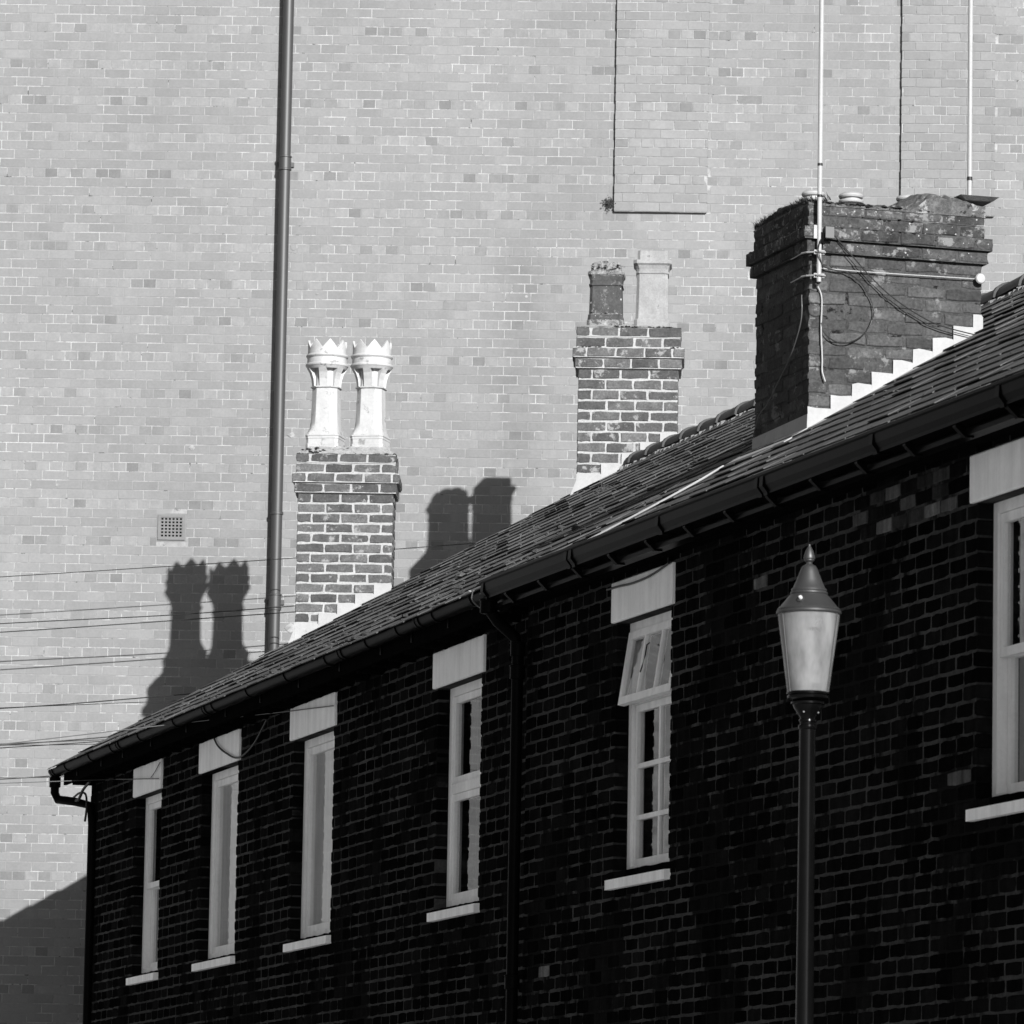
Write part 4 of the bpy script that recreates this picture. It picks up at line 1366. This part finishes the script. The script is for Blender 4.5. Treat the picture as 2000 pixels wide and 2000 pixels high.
cable([(-5.2, 42.4, 5.15), (-4.068, 42.5, 5.167)] + [FL.w((x, -.03, z)) for x, z in [(1.245, 5.290), (1.6, 5.262), (2.5, 5.195), (2.83, 5.17)]], .0034, 'cable_grey', 'lowest wire, fixed along the leftmost lintel', G_, sm=0)
cable([FL.w((x, -.03, z)) for x, z in [(2.55, 5.20), (2.70, 5.235), (2.86, 5.29)]], .003, 'cable', 'short stub of cable rising at the right of the leftmost lintel')
cable([FL.w((x, -.03, z)) for x, z in [(4.653, 5.325), (4.791, 5.252), (5.043, 5.18), (5.452, 5.110), (5.9, 5.16), (6.3, 5.30)]], .0065, 'cable', 'black cable looping across the second pale lintel from the left')
cable([FR.w((x, -.03, z)) for x, z in [(1.40, 5.262), (1.60, 5.258), (1.838, 5.249), (2.141, 5.256), (2.45, 5.288)]], .006, 'cable', 'black cable along the top of the lintel over the open window')
cable([FL.w((x, -.14, z)) for x, z in [(.12, 5.22), (.35, 5.19), (.55, 5.26), (.8, 5.30)]] , .012, 'cable', 'tangled black cables under the far left end of the eaves')
cable([FL.w((x, -.10, z)) for x, z in [(-.05, 5.24), (.2, 5.26), (.45, 5.23), (.50, 5.12), (.45, 5.02)]] , .009, 'cable', 'black cable drooping from the eaves beside the far left elbow pipe')
cable([FL.w((x, y, z)) for x, y, z in [(12.75, -.34, 5.46), (12.80, -.36, 5.40), (12.9, -.33, 5.34), (13.1, -.28, 5.31)]], .005, 'cable_grey', 'grey cable curling round the gutter where the two roofs meet')

# white cable lying over the near roof
def rr_(s_, u, h=.035): return FR.w((s_, u, hslope(u, Y0R) + ND + h))
cable([rr_(.32, -.235), rr_(.48, -.08), rr_(.72, .12), rr_(.86, .28), rr_(.95, .42), rr_(1.00, .62), rr_(.90, .80)], .0062, 'cable_white', 'white cable lying slantwise over the near roof from gutter to chimney')

# ------------------------------------------------------------------ moss on the roofs
rg = random.Random(44)
sp = []
for _ in range(420):
    x = rg.uniform(2, 12.8); q = rg.random() ** 1.6 * 3.6
    sp.append((x, -.28 + q, hslope(-.28 + q, -.30) + .022, rg.uniform(.006, .02)))
for _ in range(26):
    x = rg.uniform(7, 12.4); q = rg.random() ** 2 * 1.5
    sp.append((x, -.26 + q, hslope(-.26 + q, -.30) + .02, rg.uniform(.025, .045)))
o = lumps('moss', 'moss', roofL, sp, 11)
sp = [(rg.uniform(0, 9), -.22 + (q := rg.random() * 1.8), hslope(-.22 + q, Y0R) + ND + .022, rg.uniform(.005, .014)) for _ in range(90)]
lumps('moss', 'moss', roofR, sp, 13)
# weeds: at the pier corner, and in the gutter
def weed(name, fr, c, n, size, mat, label, spread=(1, .4, 1)):
    b = MB(); rg = random.Random(int(c[0] * 100))
    for _ in range(n):
        x, y, z = (c[i] + rg.gauss(0, size) * spread[i] for i in range(3))
        a, l = rg.uniform(0, 6.3), rg.uniform(.006, .014)
        P = fr.w((x, y, z)); u = Vector((math.cos(a), rg.uniform(-.5, .5), math.sin(a))) * l; v = Vector((-math.sin(a), rg.uniform(-.6, .6), math.cos(a))) * l * .45
        b.add([P - u, P + v, P + u, P - v], [(0, 1, 2, 3)])
    for i in range(5):
        P = fr.w(c)
        b.tube([P - Vector((0, 0, size)), P + Vector((rg.uniform(-1, 1) * size, -.01, size * rg.uniform(0, 1)))], .0015, 4)
    return tag(b.build(name, mat), label, 'plant')
weed('weed', FW, (4.335, -.03, 10.60), 110, .028, 'moss_dark', 'small dark weed growing at the foot of the recessed seam high on the wall')
weed('weed', FL, (12.35, -.24, 5.47), 90, .03, 'lichen', 'dry pale weed sprouting from the gutter where the two roofs meet', (2, .6, .5))
weed('weed', FL, (5.60, 2.55, 7.12), 60, .035, 'moss', 'tuft of dry moss on the upper edge of the far roof', (2, .6, .5))

# ------------------------------------------------------------------ street lamp
LX, LY = 1.302, 24.40
lamp = thing('street_lamp', 'street lamp with conical grey hood and tapered milky lantern before the dark brick front', 'street lamp', (LX, LY, 0.0))
b = MB()
b.lathe([(.13, .0), (.13, .35), (.11, .40), (.095, .95), (.105, 1.0), (.08, 1.05), (.055, 1.12), (.045, 1.6), (.037, 3.2), (.035, 3.965)], 32)
b.build('post', 'gloss_black', lamp, smooth=True)
b = MB()
b.lathe([(.0352, 3.950), (.039, 3.953), (.042, 3.962), (.040, 3.970), (.034, 3.974), (.034, 3.980), (.039, 3.986), (.038, 3.994), (.034, 3.998), (.035, 4.004), (.042, 4.016), (.055, 4.034),
         (.064, 4.048), (.066, 4.058), (.074, 4.062), (.074, 4.070), (.066, 4.074), (.080, 4.080), (.090, 4.086), (.091, 4.094), (.088, 4.100), (.094, 4.104), (.094, 4.110), (.088, 4.118)], 40)
b.build('gallery', 'gloss_black', lamp, smooth=True)
for i in range(4):
    a = math.pi * (.25 + i * .5) - 1.2
    b = MB(); b.lathe([(.001, -.004), (.0035, -.003), (.0045, 0), (.0035, .004), (.001, .005)], 8)
    put(b.mesh('screw', 'galv', True), 'screw', lamp, (.0475 * math.cos(a), .0475 * math.sin(a), 4.024), (math.pi / 2, 0, a + math.pi / 2))
b = MB()
b.lathe([(.089, 4.108), (.091, 4.114), (.1365, 4.458), (.1335, 4.458), (.088, 4.115), (.086, 4.109)], 48, close_top=False, close_bottom=False)
b.build('lantern_glass', 'lantern', lamp, smooth=True)
for i in range(3):
    a = R(-150 + i * 120)
    b = MB()
    b.tube([(.0925 * math.cos(a), .0925 * math.sin(a), 4.112), (.1375 * math.cos(a), .1375 * math.sin(a), 4.457)], .003, 6)
    b.build('glazing_bar', 'hood', lamp, smooth=True)
b = MB(); b.lathe([(.018, 4.14), (.02, 4.20), (.014, 4.22), (.022, 4.26), (.026, 4.33), (.026, 4.38), (.018, 4.42)], 20)
b.build('bulb', 'paint', lamp, smooth=True)
b = MB(); b.lathe([(.055, 4.395), (.10, 4.452), (.098, 4.452), (.053, 4.397)], 32, close_top=False, close_bottom=False)
b.lathe([(.035, 4.142), (.06, 4.150), (.05, 4.185), (.02, 4.20)], 24)
b.build('reflector', 'paint', lamp, smooth=True)
b = MB()
b.lathe([(.128, 4.452), (.140, 4.455), (.1435, 4.461), (.141, 4.468), (.136, 4.470), (.138, 4.476), (.131, 4.484), (.127, 4.486), (.088, 4.534), (.080, 4.541), (.083, 4.546), (.081, 4.552), (.0765, 4.554), (.0785, 4.560), (.0765, 4.566), (.070, 4.572),
         (.056, 4.605), (.042, 4.640), (.034, 4.660), (.028, 4.668), (.018, 4.673), (.013, 4.678), (.014, 4.684), (.019, 4.688), (.022, 4.692), (.022, 4.696), (.0245, 4.698), (.0255, 4.702), (.024, 4.712), (.018, 4.732), (.010, 4.748), (.005, 4.756), (.0045, 4.762), (.002, 4.765)], 48)
b.build('hood', 'hood', lamp, smooth=True)
b = MB(); b.lathe([(.017, -.006), (.018, .004), (.012, .006)], 20)
a = R(-112)
put(b.mesh('sensor_socket', 'hood', True), 'sensor_socket', lamp, (.108 * math.cos(a), .108 * math.sin(a), 4.510), (R(52), 0, a + math.pi / 2))
b = MB(); b.lathe([(.0095, 0), (.0095, .008), (.007, .013), (.002, .016)], 16)
put(b.mesh('sensor', 'sensor', True), 'sensor', lamp, (.110 * math.cos(a), .110 * math.sin(a), 4.513), (R(52), 0, a + math.pi / 2))
